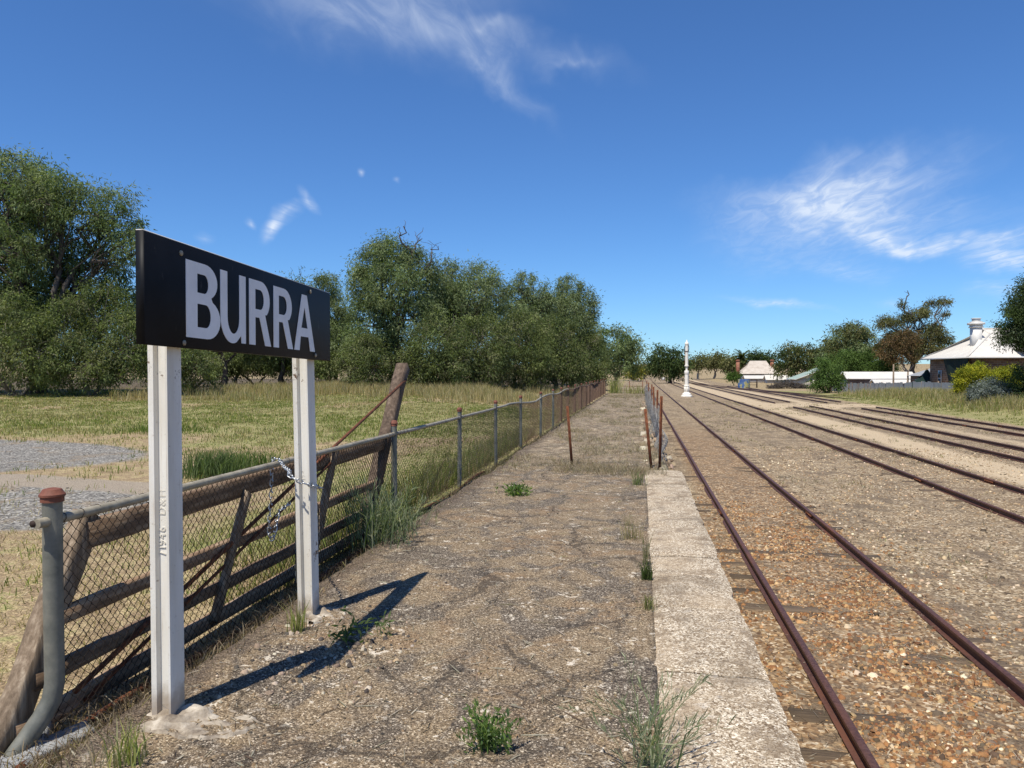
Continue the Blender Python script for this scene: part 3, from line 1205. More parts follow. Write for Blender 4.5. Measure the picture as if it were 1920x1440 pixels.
x, y = scatter(125000, .76, 4.1, 1.9, 19, ballast_keep, 2.0)
s = rng.gamma(3.5, .0068, len(x)).clip(.009, .075)
stones('ballast', np.stack([x, y, gz(x, y) + s * .1], -1), s, palette(len(x), ORG, ORGW), 'orange-brown crushed stone ballast of the nearest track')
x, y = scatter(34000, 3.4, 16, 4, 30, lambda x, y: .3 + .7 * smooth01((fbm(x, y, .8, 4) - .4) / .2), 1.5)
s = rng.gamma(4, .0068, len(x)).clip(.010, .075)
stones('yard_gravel', np.stack([x, y, gz(x, y) + s * .1], -1), s, palette(len(x), TAN, TANW), 'tan gravel scattered between the tracks')
# platform grit
x, y = scatter(12000, -2.45, .06, 2.4, 13, lambda x, y: smooth01((fbm(x, y, 1.1, 4) - .36) / .2) * .6 + .7 * np.exp(-np.hypot((x + 1.75) / .45, (y - 4.4) / .9) ** 2), 1.7)
s = rng.gamma(3, .0028, len(x)).clip(.004, .03)
PGR = [(.18, .127, .075), (.26, .193, .12), (.09, .068, .048), (.04, .034, .028), (.42, .36, .28)]
stones('platform_grit', np.stack([x, y, plat_z(x, y) + s * .05], -1), s, palette(len(x), PGR, [4, 3, 3, 3, .8]), 'fine grit and chips loose on the platform')
x, y = scatter(1100, -2.35, -1.35, 3.6, 5.3, lambda x, y: np.exp(-np.hypot((x + 1.8) / .4, (y - 4.4) / .6) ** 2), 1)
s = rng.gamma(4, .0042, len(x)).clip(.007, .035)
stones('platform_pebbles', np.stack([x, y, plat_z(x, y) + s * .15], -1), s, palette(len(x), [(.40, .35, .28), (.26, .2, .15), (.07, .06, .052), (.36, .27, .17)], [3, 3, 4, 2]), 'pale pebbles by the sign posts')
# broken platform edge
x = rng.uniform(.05, 1.0, 420)
y = 13.6 + 30 * rng.random(420) ** 1.6
zr = np.where(x < .35, 0, -1.0 * smooth01((x - .35) / .5))
s = rng.gamma(3, .03, 420).clip(.03, .2)
stones('edge_rubble', np.stack([x, y, zr + s * .1], -1), s, palette(420, [(.32, .265, .195), (.25, .19, .13), (.46, .41, .33), (.15, .108, .072)], [4, 3, 1.2, 3]), 'pale rubble of the collapsed platform edge', cat='rubble')
# car-park gravel across the fence
x, y = scatter(12000, -22, -5.5, 6, 18, lambda x, y: gravel_w(x, y) ** 2 * .7, 1)
s = rng.gamma(4, .0045, len(x)).clip(.008, .045)
stones('field_gravel', np.stack([x, y, gz(x, y) + s * .1], -1), s, palette(len(x), [(.15, .143, .13), (.23, .22, .20), (.36, .34, .31), (.09, .085, .08)], [4, 4, 1.2, 2]), 'grey gravel patch in the field beyond the fence')


# ------------------------------------------------------------------ station sign
XP = -2.30  # centre of the posts
sign = thing('station_sign', 'black station name board with white lettering on two white rail posts', 'station sign', (XP, 4.2, 0))
SO = Vector((XP, 4.2, 0))


def rail_post(yc, zb, ztop, lean):
    """old rail stood on end: foot to the platform side, head to the fence side"""
    H, fw, hw = .122, .058, .038
    prof = [(0, -fw), (0, fw), (-.011, fw), (-.028, .016), (-.036, .012), (-H + .042, .012), (-H + .034, hw), (-H + .006, hw), (-H, hw - .008),
            (-H, -hw + .008), (-H + .006, -hw), (-H + .034, -hw), (-H + .042, -.012), (-.036, -.012), (-.028, -.016), (-.011, -fw)]
    rings = []
    for i in range(13):
        t = i / 12
        z = zb + (ztop - zb) * t
        rings.append([(x + .05 + lean[0] * (1 - t), yy + yc - SO.y + lean[1] * (1 - t), z) for x, yy in prof])
    b = MB()
    b.prism(None, rings)
    o = b.build('post', M['white'], sign)
    fix_normals(o)
    auto_smooth(o, 30)
    return o


BOARD = {}
post_near = rail_post(3.44, -.08, 2.2, (-.004, .022))
post_near['label'] = 'near white rail post with cast date figures'
post_far = rail_post(5.01, -.08, 2.14, (.008, .075))


M['castwhite'] = simple('chipped_white_paint', [(.3, (.42, .38, .31)), (.6, (.70, .67, .60))], 60, .7, bump=0)


def text_mesh(ch, size, mat, ext=.0022):
    c = bpy.data.curves.new('t', 'FONT')
    c.body = ch
    c.size = size
    c.extrude = ext
    c.offset = .0006
    o = bpy.data.objects.new('t', c)
    COL.objects.link(o)
    bpy.context.view_layer.update()
    dg = bpy.context.evaluated_depsgraph_get()
    me = bpy.data.meshes.new_from_object(o.evaluated_get(dg))
    bpy.data.objects.remove(o)
    me.materials.clear()
    me.materials.append(mat)
    return me


def cast_text(txt, yc, z0, size, post):
    z = z0
    for ch in txt:
        if ch == ' ':
            z += size * .3
            continue
        me = text_mesh(ch, size, M['castwhite'])
        # text x -> +Z, text y -> -X, facing -Y
        me.transform(Matrix(((0, -1, 0, 0), (0, 0, -1, 0), (1, 0, 0, 0), (0, 0, 0, 1))))
        wd = max(v.co.z for v in me.vertices)
        q = link('cast_character', me, post)
        q.location = (.0, yc, z)
        z += wd + size * .12


cast_text('/1946   D&H', 3.44 - SO.y - .0135 + .013, .80, .055, post_near)
cast_text('/1946   D&H', 5.01 - SO.y - .0135 + .042, .92, .05, post_far)

# board: near end a little higher than the far end
by0, by1 = 3.14, 5.24
zb0, zb1, zt0, zt1 = 1.825, 1.778, 2.335, 2.262
xf, xb = -2.195 - SO.x, -2.238 - SO.x
b = MB()
ring = lambda x: [(x, by0 - SO.y, zb0), (x, by1 - SO.y, zb1), (x, by1 - SO.y, zt1), (x, by0 - SO.y, zt0)]
e = .004
r1 = [(xf - e, p[1], p[2]) for p in ring(xf)]
r2 = [(xf, p[1] + (e if i in (0, 3) else -e), p[2] + (e if i < 2 else -e)) for i, p in enumerate(ring(xf))]
r0 = ring(xb)
b.prism(None, [r0, r1, r2])
board = fix_normals(b.build('board', M['black'], sign))


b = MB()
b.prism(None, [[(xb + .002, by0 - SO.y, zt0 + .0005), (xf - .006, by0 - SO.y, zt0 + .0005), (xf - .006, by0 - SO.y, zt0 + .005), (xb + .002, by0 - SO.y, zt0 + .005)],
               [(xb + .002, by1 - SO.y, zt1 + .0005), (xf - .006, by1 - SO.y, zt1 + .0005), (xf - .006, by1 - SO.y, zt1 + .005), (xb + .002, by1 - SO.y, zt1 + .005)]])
fix_normals(b.build('top_edge_gleam', M['trim'], sign))  # white strip: sky-lit gleam of the board's top edge, put in as colour


def glyph_mesh(name, outlines, place):
    cu = bpy.data.curves.new(name, 'CURVE')
    cu.dimensions = '2D'
    cu.fill_mode = 'BOTH'
    cu.extrude = .0012
    for pts in outlines:
        sp = cu.splines.new('POLY')
        sp.points.add(len(pts) - 1)
        for p, (a, c) in zip(sp.points, pts):
            p.co = (a, c, 0, 1)
        sp.use_cyclic_u = True
    o = bpy.data.objects.new(name, cu)
    COL.objects.link(o)
    bpy.context.view_layer.update()
    dg = bpy.context.evaluated_depsgraph_get()
    me = bpy.data.meshes.new_from_object(o.evaluated_get(dg))
    bpy.data.objects.remove(o)
    for v in me.vertices:
        v.co = place(v.co.x, v.co.y, v.co.z)
    me.materials.clear()
    me.materials.append(M['lettering'])
    return me


def arc(cx, cy, rx, ry, a0, a1, n=12):
    return [(cx + rx * math.cos(R(a0 + (a1 - a0) * i / n)), cy + ry * math.sin(R(a0 + (a1 - a0) * i / n))) for i in range(n + 1)]


def g_B(w, h, s):
    hs = .056
    mid = h * .53
    out = [(0, 0), (w * .60, 0)] + arc(w * .60, mid / 2, w * .40, mid / 2, -90, 66)[1:] + arc(w * .54, (mid + h) / 2, w * .37, (h - mid) / 2, -60, 90) + [(0, h)]
    a0, a1 = hs, mid - hs * .5
    i1 = [(s, a0), (w * .56, a0)] + arc(w * .56, (a0 + a1) / 2, w * .40 - s * .80, (a1 - a0) / 2, -90, 90) + [(s, a1)]
    b0, b1 = mid + hs * .5, h - hs
    i2 = [(s, b0), (w * .52, b0)] + arc(w * .52, (b0 + b1) / 2, w * .37 - s * .80, (b1 - b0) / 2, -90, 90) + [(s, b1)]
    return [out, i1, i2]


def g_U(w, h, s):
    return [[(0, h)] + [(0, w * .55)] + arc(w * .46, w * .52, w * .46, w * .54, 180, 290)[1:] + [(w - s * .75, w * .16), (w - s * .7, 0), (w, 0), (w, h), (w - s, h), (w - s, w * .52)]
            + arc(w * .5, w * .52, w * .5 - s, w * .5 - s * .6, 0, -180) + [(s, h)]]


def g_R(w, h, s):
    r = h * .29
    out = [(0, 0), (s, 0), (s, h - 2 * r + s * .05), (w * .46, h - 2 * r + s * .05), (w - s * 1.02, 0), (w, 0), (w * .72, h - 2 * r + s * .35)] + arc(w * .52, h - r, w * .42, r, -48, 90) + [(0, h)]
    hs = .052
    i = [(s, h - 2 * r + hs), (w * .50, h - 2 * r + hs)] + arc(w * .50, h - r, w * .44 - s, r - hs, -90, 90) + [(s, h - hs)]
    return [out, i]


def g_A(w, h, s):
    out = [(0, 0), (s, 0), (w * .30, h * .25), (w * .68, h * .25), (w - s, 0), (w, 0), (w * .60, h), (w * .36, h)]
    tri = [(w * .335, h * .405), (w * .635, h * .405), (w * .485, h * .78)]
    return [out, tri]


def lerp_edge(a, c, yw):
    return a + (c - a) * (yw - by0) / (by1 - by0)


for nm, fn, y0, y1, s in (('letter', g_B, 3.457, 3.768, .098), ('letter', g_U, 3.770, 4.035, .070), ('letter', g_R, 4.073, 4.335, .072),
                          ('letter', g_R, 4.368, 4.632, .070), ('letter', g_A, 4.650, 4.968, .078)):
    h = .382
    bz = .115 / .507

    def place(a, c, d, y0=y0):
        yw = y0 + a
        zb, zt = lerp_edge(zb0, zb1, yw), lerp_edge(zt0, zt1, yw)
        return (xf + .0016 + d, yw - SO.y, zb + (zt - zb) * (.105 + c / .507))
    me = glyph_mesh(nm, fn(y1 - y0, h, s), place)
    o = link(nm, me, board)
for yy, f in ((3.42, .90), (3.44, .045), (4.90, .93), (4.98, .06)):
    zb, zt = lerp_edge(zb0, zb1, yy), lerp_edge(zt0, zt1, yy)
    b = MB()
    z = zb + (zt - zb) * f
    b.tube([(xf, yy - SO.y, z), (xf + .004, yy - SO.y, z), (xf + .008, yy - SO.y, z)], [.014, .014, .008], 10)
    b.build('bolt', M['galvrail'], board)

# footings
for (cx, cy, rx, ry, lab) in ((-2.10, 3.40, .31, .17, 'broken pale concrete footing under the near sign post'), (-2.2, 5.04, .17, .15, 'small concrete footing under the far sign post')):
    n, m_ = 26, 40
    gx, gy = np.meshgrid(np.linspace(-1.25, 1.25, m_), np.linspace(-1.25, 1.25, m_))
    ang = np.arctan2(gy, gx)
    rr = np.hypot(gx, gy) / (1 + .42 * (fbm(np.cos(ang) * 1.2 + cx, np.sin(ang) * 1.2 + cy, 1.7, 3) - .5) * 2)
    hgt = .03 * (1 - smooth01((rr - .5) / .5)) + (fbm(gx + cx, gy, 3.0, 5) - .5) * .075
    step = smooth01((gx * .8 - gy * .35 + .18 + .5 * (fbm(gx, gy + cy, 2, 3) - .5)) / .07)
    hgt = hgt - .03 * step * (rr < .85)
    hgt = np.where(rr > .98, -.06, hgt)
    zz = hgt
    V = np.stack([cx + gx * rx, cy + gy * ry, zz], -1).reshape(-1, 3)
    ii = np.arange(m_ * m_).reshape(m_, m_)
    F = np.stack([ii[:-1, :-1], ii[:-1, 1:], ii[1:, 1:], ii[1:, :-1]], -1).reshape(-1, 4)
    link('concrete_footing', make_mesh('concrete_footing', V, [F], M['footing'], smooth=True), label=lab, category='footing', group='footings of the sign')


# ------------------------------------------------------------------ chain-link fence along the platform
XF = -2.79
fence = thing('chain_link_fence', 'chain-link fence with pipe posts running along the platform back', 'fence', (XF, 3.28, 0))
FO = Vector((XF, 3.28, 0))
post_y = [3.28, 6.0, 8.5, 11.75, 14.8, 18.0, 21.4, 24.6, 27.7, 30.9]
while post_y[-1] < 60:
    post_y.append(post_y[-1] + 3.05)
post_y[-1] = 63.0


def fx(y):
    return XF + (.0 if y < 16 else .05 * math.sin(y * .35)) + 0.0


def ftop(y):
    return .985 + (.035 * math.sin(y * .9) * smooth01((y - 14) / 5) - .05 * math.exp(-((y - 20.3) / 1.6) ** 2))


for i, yy in enumerate(post_y):
    b = MB()
    x = fx(yy) - XF
    Y_ = yy - FO.y
    if i == 0:
        # bent at the foot, kicked outwards
        pts = [(x, Y_, 1.09), (x, Y_, .7), (x + .003, Y_, .35), (x + .004, Y_, .2), (x - .004, Y_ - .012, .12), (x - .03, Y_ - .045, .045), (x - .075, Y_ - .10, -.05), (x - .13, Y_ - .17, -.16), (x - .18, Y_ - .23, -.28)]
        b.tube(pts, .0445, 18)
        o = b.build('bent_post', M['galv'], fence)
        o['label'] = 'near fence post bent at its foot'
        cr = .05
    else:
        ln = random.gauss(0, .012)
        cr = .038
        b.tube([(x + random.gauss(0, .01), Y_ - ln, -.3), (x, Y_, .4), (x, Y_ + ln * .5, 1.09)], .034, 12)
        o = b.build('post', M['galv'] if yy < 26 else M['rustpost'], fence)
    auto_smooth(o, 40)
    b = MB()
    b.lathe([(cr * 1.04, 1.075), (cr * 1.04, 1.098), (cr * 1.16, 1.102), (cr * 1.16, 1.112), (cr * .98, 1.122), (cr * .82, 1.136), (cr * .3, 1.142)], 16, (x, Y_, 0))
    c = b.build('cap', M['capred'], o)
    auto_smooth(c, 40)

# top rail, bay by bay; the first sticks out past the bent post
for i in range(len(post_y) - 1):
    a, c = post_y[i], post_y[i + 1]
    if i == 0:
        a -= .10
    pts = []
    n = 6
    for k in range(n + 1):
        yy = a + (c - a) * k / n
        pts.append((fx(yy) - XF + (.034 if 0 < k < n else .02) - .02, yy - FO.y, ftop(yy) + random.gauss(0, .003) * (yy > 12)))
    b = MB()
    b.tube(pts, .0235, 12)
    o = b.build('top_rail', M['galvrail'] if a < 30 else M['rustpost'], fence, smooth=False)
    auto_smooth(o, 40)
b = MB()
b.tube([(-.02, -.102, .985), (-.02, -.0995, .985)], .0165, 12)
b.build('pipe_mouth', M['darkgap'], fence)


def diag_wires(y0, y1, z0f, z1f, pitch, rad, zigzag, sides=3):
    """wires of one bay; each is a zig-zag hung from the top rail as chain wire is woven"""
    V, F = [], []
    hp = pitch / 2
    n = int((y1 - y0) / hp)
    b = MB()
    if zigzag:
        for i in range(n + 1):
            yc = y0 + i * hp
            zt, zb = z1f(yc), z0f(yc)
            m_ = int((zt - zb) / hp)
            pts = []
            for k in range(m_ + 1):
                s = 1 if (k + i) % 2 == 0 else -1
                bul = .022 * math.sin(yc * 1.9 + k * .12) + .010 * math.sin(yc * 7 + k * .5)
                pts.append((bul * (k / max(m_, 1)) + s * .0025, yc + s * hp * .5 + random.gauss(0, .0022) - FO.y, zt - (zt - zb) * k / m_ + random.gauss(0, .0016)))
            b.tube(pts, rad, sides, cap=False)
    else:
        H = z1f(y0) - z0f(y0)
        for s in (1, -1):
            t = y0 - (H if s > 0 else 0)
            yy = y0 - H
            while yy < y1 + H:
                ya, yb = yy, yy + s * H
                za, zb = 0.0, 1.0
                p0, p1 = ya, yb
                # clip to bay
                def clip(y_start, y_end):
                    ts = [0.0, 1.0]
                    d = y_end - y_start
                    lo, hi = (y0 - y_start) / d, (y1 - y_start) / d
                    if lo > hi:
                        lo, hi = hi, lo
                    return max(0, lo), min(1, hi)
                lo, hi = clip(ya, yb)
                if hi - lo > .02:
                    P = []
                    for q in (lo, hi):
                        yq = ya + (yb - ya) * q
                        P.append((s * .003 + .01 * math.sin(yq * 2), yq - FO.y, z0f(yq) + (z1f(yq) - z0f(yq)) * q))
                    b.tube(P, rad, 3, cap=False)
                yy += pitch
    return b


zlow = lambda y: -.06 + .02 * math.sin(y * 2.3)
zhigh = lambda y: float(ftop(y)) - .012
for i in range(len(post_y) - 1):
    a, c = post_y[i], post_y[i + 1]
    zig = a < 11
    far = a > 16
    b = diag_wires(a + .02, c - .02, zlow, zhigh, .0607 if zig else (.07 if not far else .09), .0025 if zig else (.0025 if not far else .003), zig)
    # ties over the rail
    if a < 14:
        yy = a + .05
        while yy < c:
            zt = float(ftop(yy))
            pts = []
            for k in range(9):
                t = 2 * math.pi * k / 8
                pts.append((.0 + .026 * math.cos(t) + .008, yy - FO.y + .012 * math.sin(t), zt + .026 * math.sin(t)))
            b.tube(pts, .0021, 3, cap=False)
            yy += .0607 * 2
    b.build('wire_mesh', M['wire'] if not far else M['rustwire'], fence)
# rusted bottom pipe lying along the foot
b = MB()
pts = [(.03 + .02 * math.sin(yy * 1.3), yy - FO.y, -.105 + .02 * math.sin(yy * 2.1)) for yy in np.arange(2.2, 14.2, .6)]
b.tube(pts, .022, 10)
auto_smooth(b.build('bottom_pipe', M['rust'], fence), 40)

# fence across the far end of the platform
ef = thing('end_fence', 'low rusty wire fence closing off the far platform end', 'fence', (XF, 63.0, 0))
for k, xx in enumerate((0.9, 1.95, 3.0)):
    b = MB()
    b.tube([(xx, 0, -.1), (xx, .02, 1.0)], .03, 6)
    b.build('post', M['rust'], ef)
for zz in (.98, .55, .2):
    b = MB()
    b.tube([(0, 0, zz), (3.0, 0, zz - .03)], .02 if zz > .5 else .012, 5)
    b.build('rail', M['rust'] if zz < .9 else M['galv'], ef)


# ------------------------------------------------------------------ sagging timber gate leaning behind the fence
XG = -2.93
gate = thing('timber_gate', 'sagging weathered timber gate propped against the fence behind the sign', 'gate', (XG, 3.2, 0))


def gp(Y0, z, dx=0.0, sk=.57):
    return (dx, Y0 + sk * z - 3.2, z)


def gbeam(name, p0, p1, w, h, up, seg=8, jit=.004, mat='wood', parent=None, bev=.012):
    b = MB()
    b.beam(p0, p1, w, h, up, seg, jit, bev)
    return b.build(name, M[mat], parent or gate)


slope = .0
for z, h in ((.83, .15), (.45, .088), (.185, .088), (-.02, .10)):
    gbeam('rail', gp(3.2, z - .005, .0), gp(8.2, z + .05 * (z > .8), .0), .055, h, (0, 0, 1), 14, .003)
gbeam('upright', gp(3.2, -.1, -.045), gp(3.2, .93, -.03), .10, .135, (0, 1, 0), 8, .006, 'woodpost')
gbeam('upright', gp(4.86, -.02, .045), gp(4.86, .80, .045), .045, .085, (0, 1, 0), 6, .003, 'woodpost')
gbeam('upright', gp(6.45, -.06, .045), gp(6.45, .96, .045), .05, .095, (0, 1, 0), 6, .003, 'woodpost')
o = gbeam('tall_upright', (-.02, 7.83 - 3.2, -.1), (-.02, 9.33 - 3.2, 1.76), .14, .16, (0, 1, 0), 8, .006, 'wooddark', None, .02)
o['label'] = 'tall leaning end upright rising above the fence'
b = MB()
b.tube([(.04, 3.54 - 3.2, .04), (.05, 6.2 - 3.2, .78), (.05, 9.25 - 3.2, 1.60)], .0165, 8)
b.build('brace_rod', M['rust'], gate)
b = MB()
b.tube([(.035, 3.62 - 3.2, -.04), (.045, 6.9 - 3.2, .84)], .0125, 8)
b.build('brace_rod', M['rust'], gate)
b = MB()
b.beam((.0, 9.22 - 3.2, 1.62), (.0, 9.02 - 3.2, 1.3), .02, .06, (0, 1, 0))
b.build('strap', M['rust'], gate)
# grey slabs at the bent post
for (cx, cy, cz, sx, sy, sz, rx_, ry_, rz_, lab) in ((-2.93, 3.20, -.10, .24, .40, .055, .10, -.12, .50, 'flat grey stone slab behind the bent fence post'),
                                                    (-2.76, 3.27, -.095, .13, .30, .06, .10, .10, -.50, 'narrow grey stone slab leaning by the bent fence post'),):
    b = MB()
    b.beam((0, -sy / 2, 0), (0, sy / 2, 0), sx, sz, (0, 0, 1), 4, .002, .006)
    o = b.build('stone_slab', M['stonegrey'], None, label=lab, category='stone slab', group='grey slabs by the fence end')
    o.location = (cx, cy, cz)
    o.rotation_euler = (rx_, ry_, rz_)


# ------------------------------------------------------------------ chains
def link_mesh(L=.056, Wd=.033, r=.005):
    b = MB()
    pts = []
    n = 16
    for k in range(n + 1):
        t = 2 * math.pi * k / n
        x = math.cos(t) * (Wd / 2 - r)
        z = math.sin(t) * (Wd / 2 - r) + (1 if math.sin(t) >= 0 else -1) * (L - Wd) / 2
        pts.append((x, 0, z))
    b.tube(pts, r, 6, cap=False)
    return b.mesh('chain_link', M['chain'], smooth=True)


LINK = link_mesh()


def chain(label, path):
    t = thing('chain', label, 'chain', path[0], group='chains by the far sign post')
    P = [Vector(p) for p in path]
    seg = [(P[i + 1] - P[i]).length for i in range(len(P) - 1)]
    tot = sum(seg)
    step = .0445
    n = int(tot / step)
    for k in range(n):
        d = (k + .5) * step
        i = 0
        while d > seg[i] and i < len(seg) - 1:
            d -= seg[i]
            i += 1
        p = P[i].lerp(P[i + 1], min(1, d / seg[i]))
        di = (P[i + 1] - P[i]).normalized()
        q = di.to_track_quat('Z', 'Y') @ Matrix.Rotation(R(90 * (k % 2) + random.uniform(-18, 18)), 3, 'Z').to_quaternion()
        o = link('link', LINK, t)
        o.location = p - P[0]
        o.rotation_mode = 'QUATERNION'
        o.rotation_quaternion = q
    return t


chain('galvanised chain looped over the fence rail and across the far sign post',
      [(-2.83, 5.62, .96), (-2.82, 5.60, 1.02), (-2.75, 5.56, 1.025), (-2.62, 5.38, .985), (-2.48, 5.17, .99), (-2.375, 4.955, .985), (-2.30, 4.93, .955), (-2.255, 4.955, .93), (-2.222, 5.04, .905), (-2.222, 5.12, .88), (-2.26, 5.14, .86)])
chain('dark dangling chain hanging in a loop behind the wire mesh',
      [(-2.765, 5.47, .965), (-2.765, 5.46, .85), (-2.762, 5.44, .70), (-2.76, 5.41, .58), (-2.755, 5.40, .47), (-2.75, 5.43, .43), (-2.75, 5.48, .46), (-2.755, 5.52, .55), (-2.755, 5.56, .62), (-2.752, 5.66, .64), (-2.75, 5.76, .655)])

# ------------------------------------------------------------------ rusty pickets and fallen wire along the platform edge
def picket(x, y, z0, top, label, dx=0, dy=0, grp='rusty star pickets on the platform'):
    b = MB()
    for k in range(3):
        a = R(120 * k + 20)
        d = Vector((math.cos(a), math.sin(a), 0)) * .017
        n = Vector((-math.sin(a), math.cos(a), 0)) * .0035
        V = []
        for (ox, oy, oz) in ((0, 0, z0 - .2), (dx, dy, top)):
            c = Vector((ox, oy, oz))
            V += [c - n, c + d * 1.6 - n, c + d * 1.6 + n, c + n]
        b.prism(None, [[tuple(v) for v in V[:4]], [tuple(v) for v in V[4:]]])
    o = b.build('star_picket', M['rust'], None, label=label, category='fence post', group=grp)
    o.location = (x, y, 0)
    return o


xp, yp = at(1074, 13.9)
picket(xp, yp, 0, 1.08, 'lone rusty star picket standing mid-platform', -.10, 0)
picket(.22, 13.6, 0, 1.05, 'leaning rusty picket at the end of the coping', -.13, .05)
picket(.34, 13.75, 0, 1.27, 'tallest rusty picket at the end of the coping', .03, 0)
pk = [(.43, 20.5, 1.22, 'rusty picket holding the near end of the slumped wire netting'), (.45, 23.5, 1.25, 'second rusty picket along the slumped wire netting'),
      (.45, 31, 1.2, 'third rusty picket along the slumped wire netting'), (.44, 40, 1.15, 'fourth rusty picket along the slumped wire netting'), (.42, 51, 1.15, 'fifth rusty picket, farthest along the slumped netting')]
for x, yy, h, lab in pk:
    picket(x, yy, -.2, h, lab, random.gauss(0, .03), random.gauss(0, .05))
# slumped netting
b = MB()
b2 = random.Random(5)


def net_pt(s, t):
    y = 14.6 + 37 * s ** 1.25
    x = .40 + .06 * math.sin(y * 1.7) + .05 * math.sin(y * 4.3 + t * 4)
    h = (.75 + .18 * math.sin(y * .8)) * (smooth01(s * 9) * .75 + .25)
    return Vector((x + .05 * math.sin(t * 7 + y), y, -.15 + t * (h + .15)))


NS, NTT = 230, 12
for k in range(-NTT, NS):
    for sgn in (1, -1):
        pts = []
        for q in range(NTT + 1):
            kk = k + q if sgn > 0 else k + NTT - q
            if 0 <= kk <= NS:
                pts.append(net_pt(kk / NS, q / NTT))
        if len(pts) > 1:
            b.tube(pts, .0030, 3, cap=False)
link('wire_netting', b.mesh('wire_netting', M['greywire']), label='slumped grey wire netting strung on pickets along the platform edge', category='wire netting')


# ------------------------------------------------------------------ water column
wx, wy = at(1287.5, 86)
wz = float(gz(wx, wy))
H = hz(637, 86) - wz
wc = thing('water_column', 'tall white cast-iron water column standing between the tracks', 'water column', (wx, wy, wz))


def wpart(name, prof, mat='cast', sides=20):
    b = MB()
    b.lathe([(r, z * H) for r, z in prof], sides)
    o = b.build(name, M[mat], wc)
    auto_smooth(o, 35)
    return o


wpart('base_plate', [(.62, -.01), (.62, .018), (.52, .03), (.50, .05), (.34, .07), (.30, .085)], sides=8)
wpart('pedestal', [(.28, .08), (.28, .185), (.31, .19), (.31, .20), (.24, .21)], sides=8)
for k in range(8):
    a = R(45 * k + 22.5)
    b = MB()
    b.box(-.03, .03, -.03, .03, .09 * H, .18 * H)
    o = b.build('rib', M['cast'], wc)
    o.location = (math.cos(a) * .275, math.sin(a) * .275, 0)
    o.rotation_euler = (0, 0, a)
wpart('lower_pipe', [(.215, .20), (.215, .40)])
wpart('collar', [(.24, .40), (.255, .405), (.255, .455), (.24, .46)])
wpart('gland', [(.13, .46), (.13, .51), (.12, .535)])
wpart('flange', [(.24, .535), (.24, .555), (.15, .557)])
wpart('upper_pipe', [(.17, .557), (.165, .78), (.17, .79)])
wpart('upper_flange', [(.20, .79), (.20, .80), (.17, .802)], 'darkgap')
wpart('swivel_head', [(.165, .80), (.155, .86), (.175, .90), (.175, .91)])
wpart('cap', [(.20, .91), (.23, .925), (.22, .935), (.14, .955), (.085, .965), (.075, .98), (.05, .99), (.012, 1.0)])
b = MB()
b.tube([(-.18, 0, .80 * H), (-.27, 0, .82 * H), (-.26, 0, .86 * H), (-.16, 0, .90 * H)], .045, 8)
b.build('bracket', M['darkgap'], wc)
b = MB()
b.tube([(.17, 0, .80 * H), (.23, 0, .83 * H), (.22, 0, .88 * H), (.16, 0, .91 * H)], .04, 8)
b.build('bracket', M['darkgap'], wc)
b = MB()
b.tube([(.2, -.05, .545 * H), (.2, -.05, .46 * H)], .03, 6)
b.tube([(-.2, -.05, .8 * H), (-.24, -.05, .6 * H), (-.2, -.05, .56 * H)], .022, 6)
b.build('side_pipe', M['rust'], wc)


# ------------------------------------------------------------------ trees
def leaf_tris(C, rc, n_per, L, Wd, droop, colr, flat=.75, up=.2):
    """C (m,3) clump centres; returns triangle verts and colours"""
    m_ = len(C)
    n = m_ * n_per
    c = np.repeat(C, n_per, axis=0)
    r = np.repeat(rc, n_per)
    off = rng.normal(0, .5, (n, 3))
    off[:, 2] *= flat
    p = c + off * r[:, None]
    # leaf axis: outward from the clump, drooping
    ax = off + rng.normal(0, .5, (n, 3))
    ax[:, 2] -= droop
    ax /= np.linalg.norm(ax, axis=1, keepdims=True) + 1e-6
    sd = np.cross(ax, rng.normal(0, 1, (n, 3)) + np.array([0, 0, up]))
    sd /= np.linalg.norm(sd, axis=1, keepdims=True) + 1e-6
    l = L * rng.uniform(.6, 1.3, n)[:, None]
    w = Wd * rng.uniform(.6, 1.3, n)[:, None]
    V = np.stack([p - sd * w * .5, p + sd * w * .5, p + ax * l], 1).reshape(-1, 3)
    cc = np.repeat(colr, n_per, axis=0) * rng.uniform(.8, 1.2, (n, 1))
    return V, np.repeat(cc, 3, axis=0)


def ell_points(c, rad, n, lo=.5, zlow=-1.0):
    out = []
    d = rng.normal(0, 1, (n * 3, 3))
    d /= np.linalg.norm(d, axis=1, keepdims=True)
    d = d[d[:, 2] > zlow][:n]
    k = lo + (1 - lo) * rng.random(len(d)) ** .6
    return np.array(c) + d * k[:, None] * np.array(rad)


def branchy(b, p0, p1, r0, r1, wob=.1, n=5, sides=5):
    p0, p1 = Vector(p0), Vector(p1)
    L = (p1 - p0).length
    pts, rr = [], []
    for i in range(n + 1):
        t = i / n
        q = p0.lerp(p1, t)
        if 0 < i < n:
            q += Vector((random.gauss(0, 1), random.gauss(0, 1), random.gauss(0, .6))) * L * wob * .5
        # limbs sweep up first
        q.z += L * .10 * math.sin(math.pi * t)
        pts.append(q)
        rr.append(r0 + (r1 - r0) * t)
    b.tube(pts, rr, sides, cap=False)
    return pts


TREES = 0


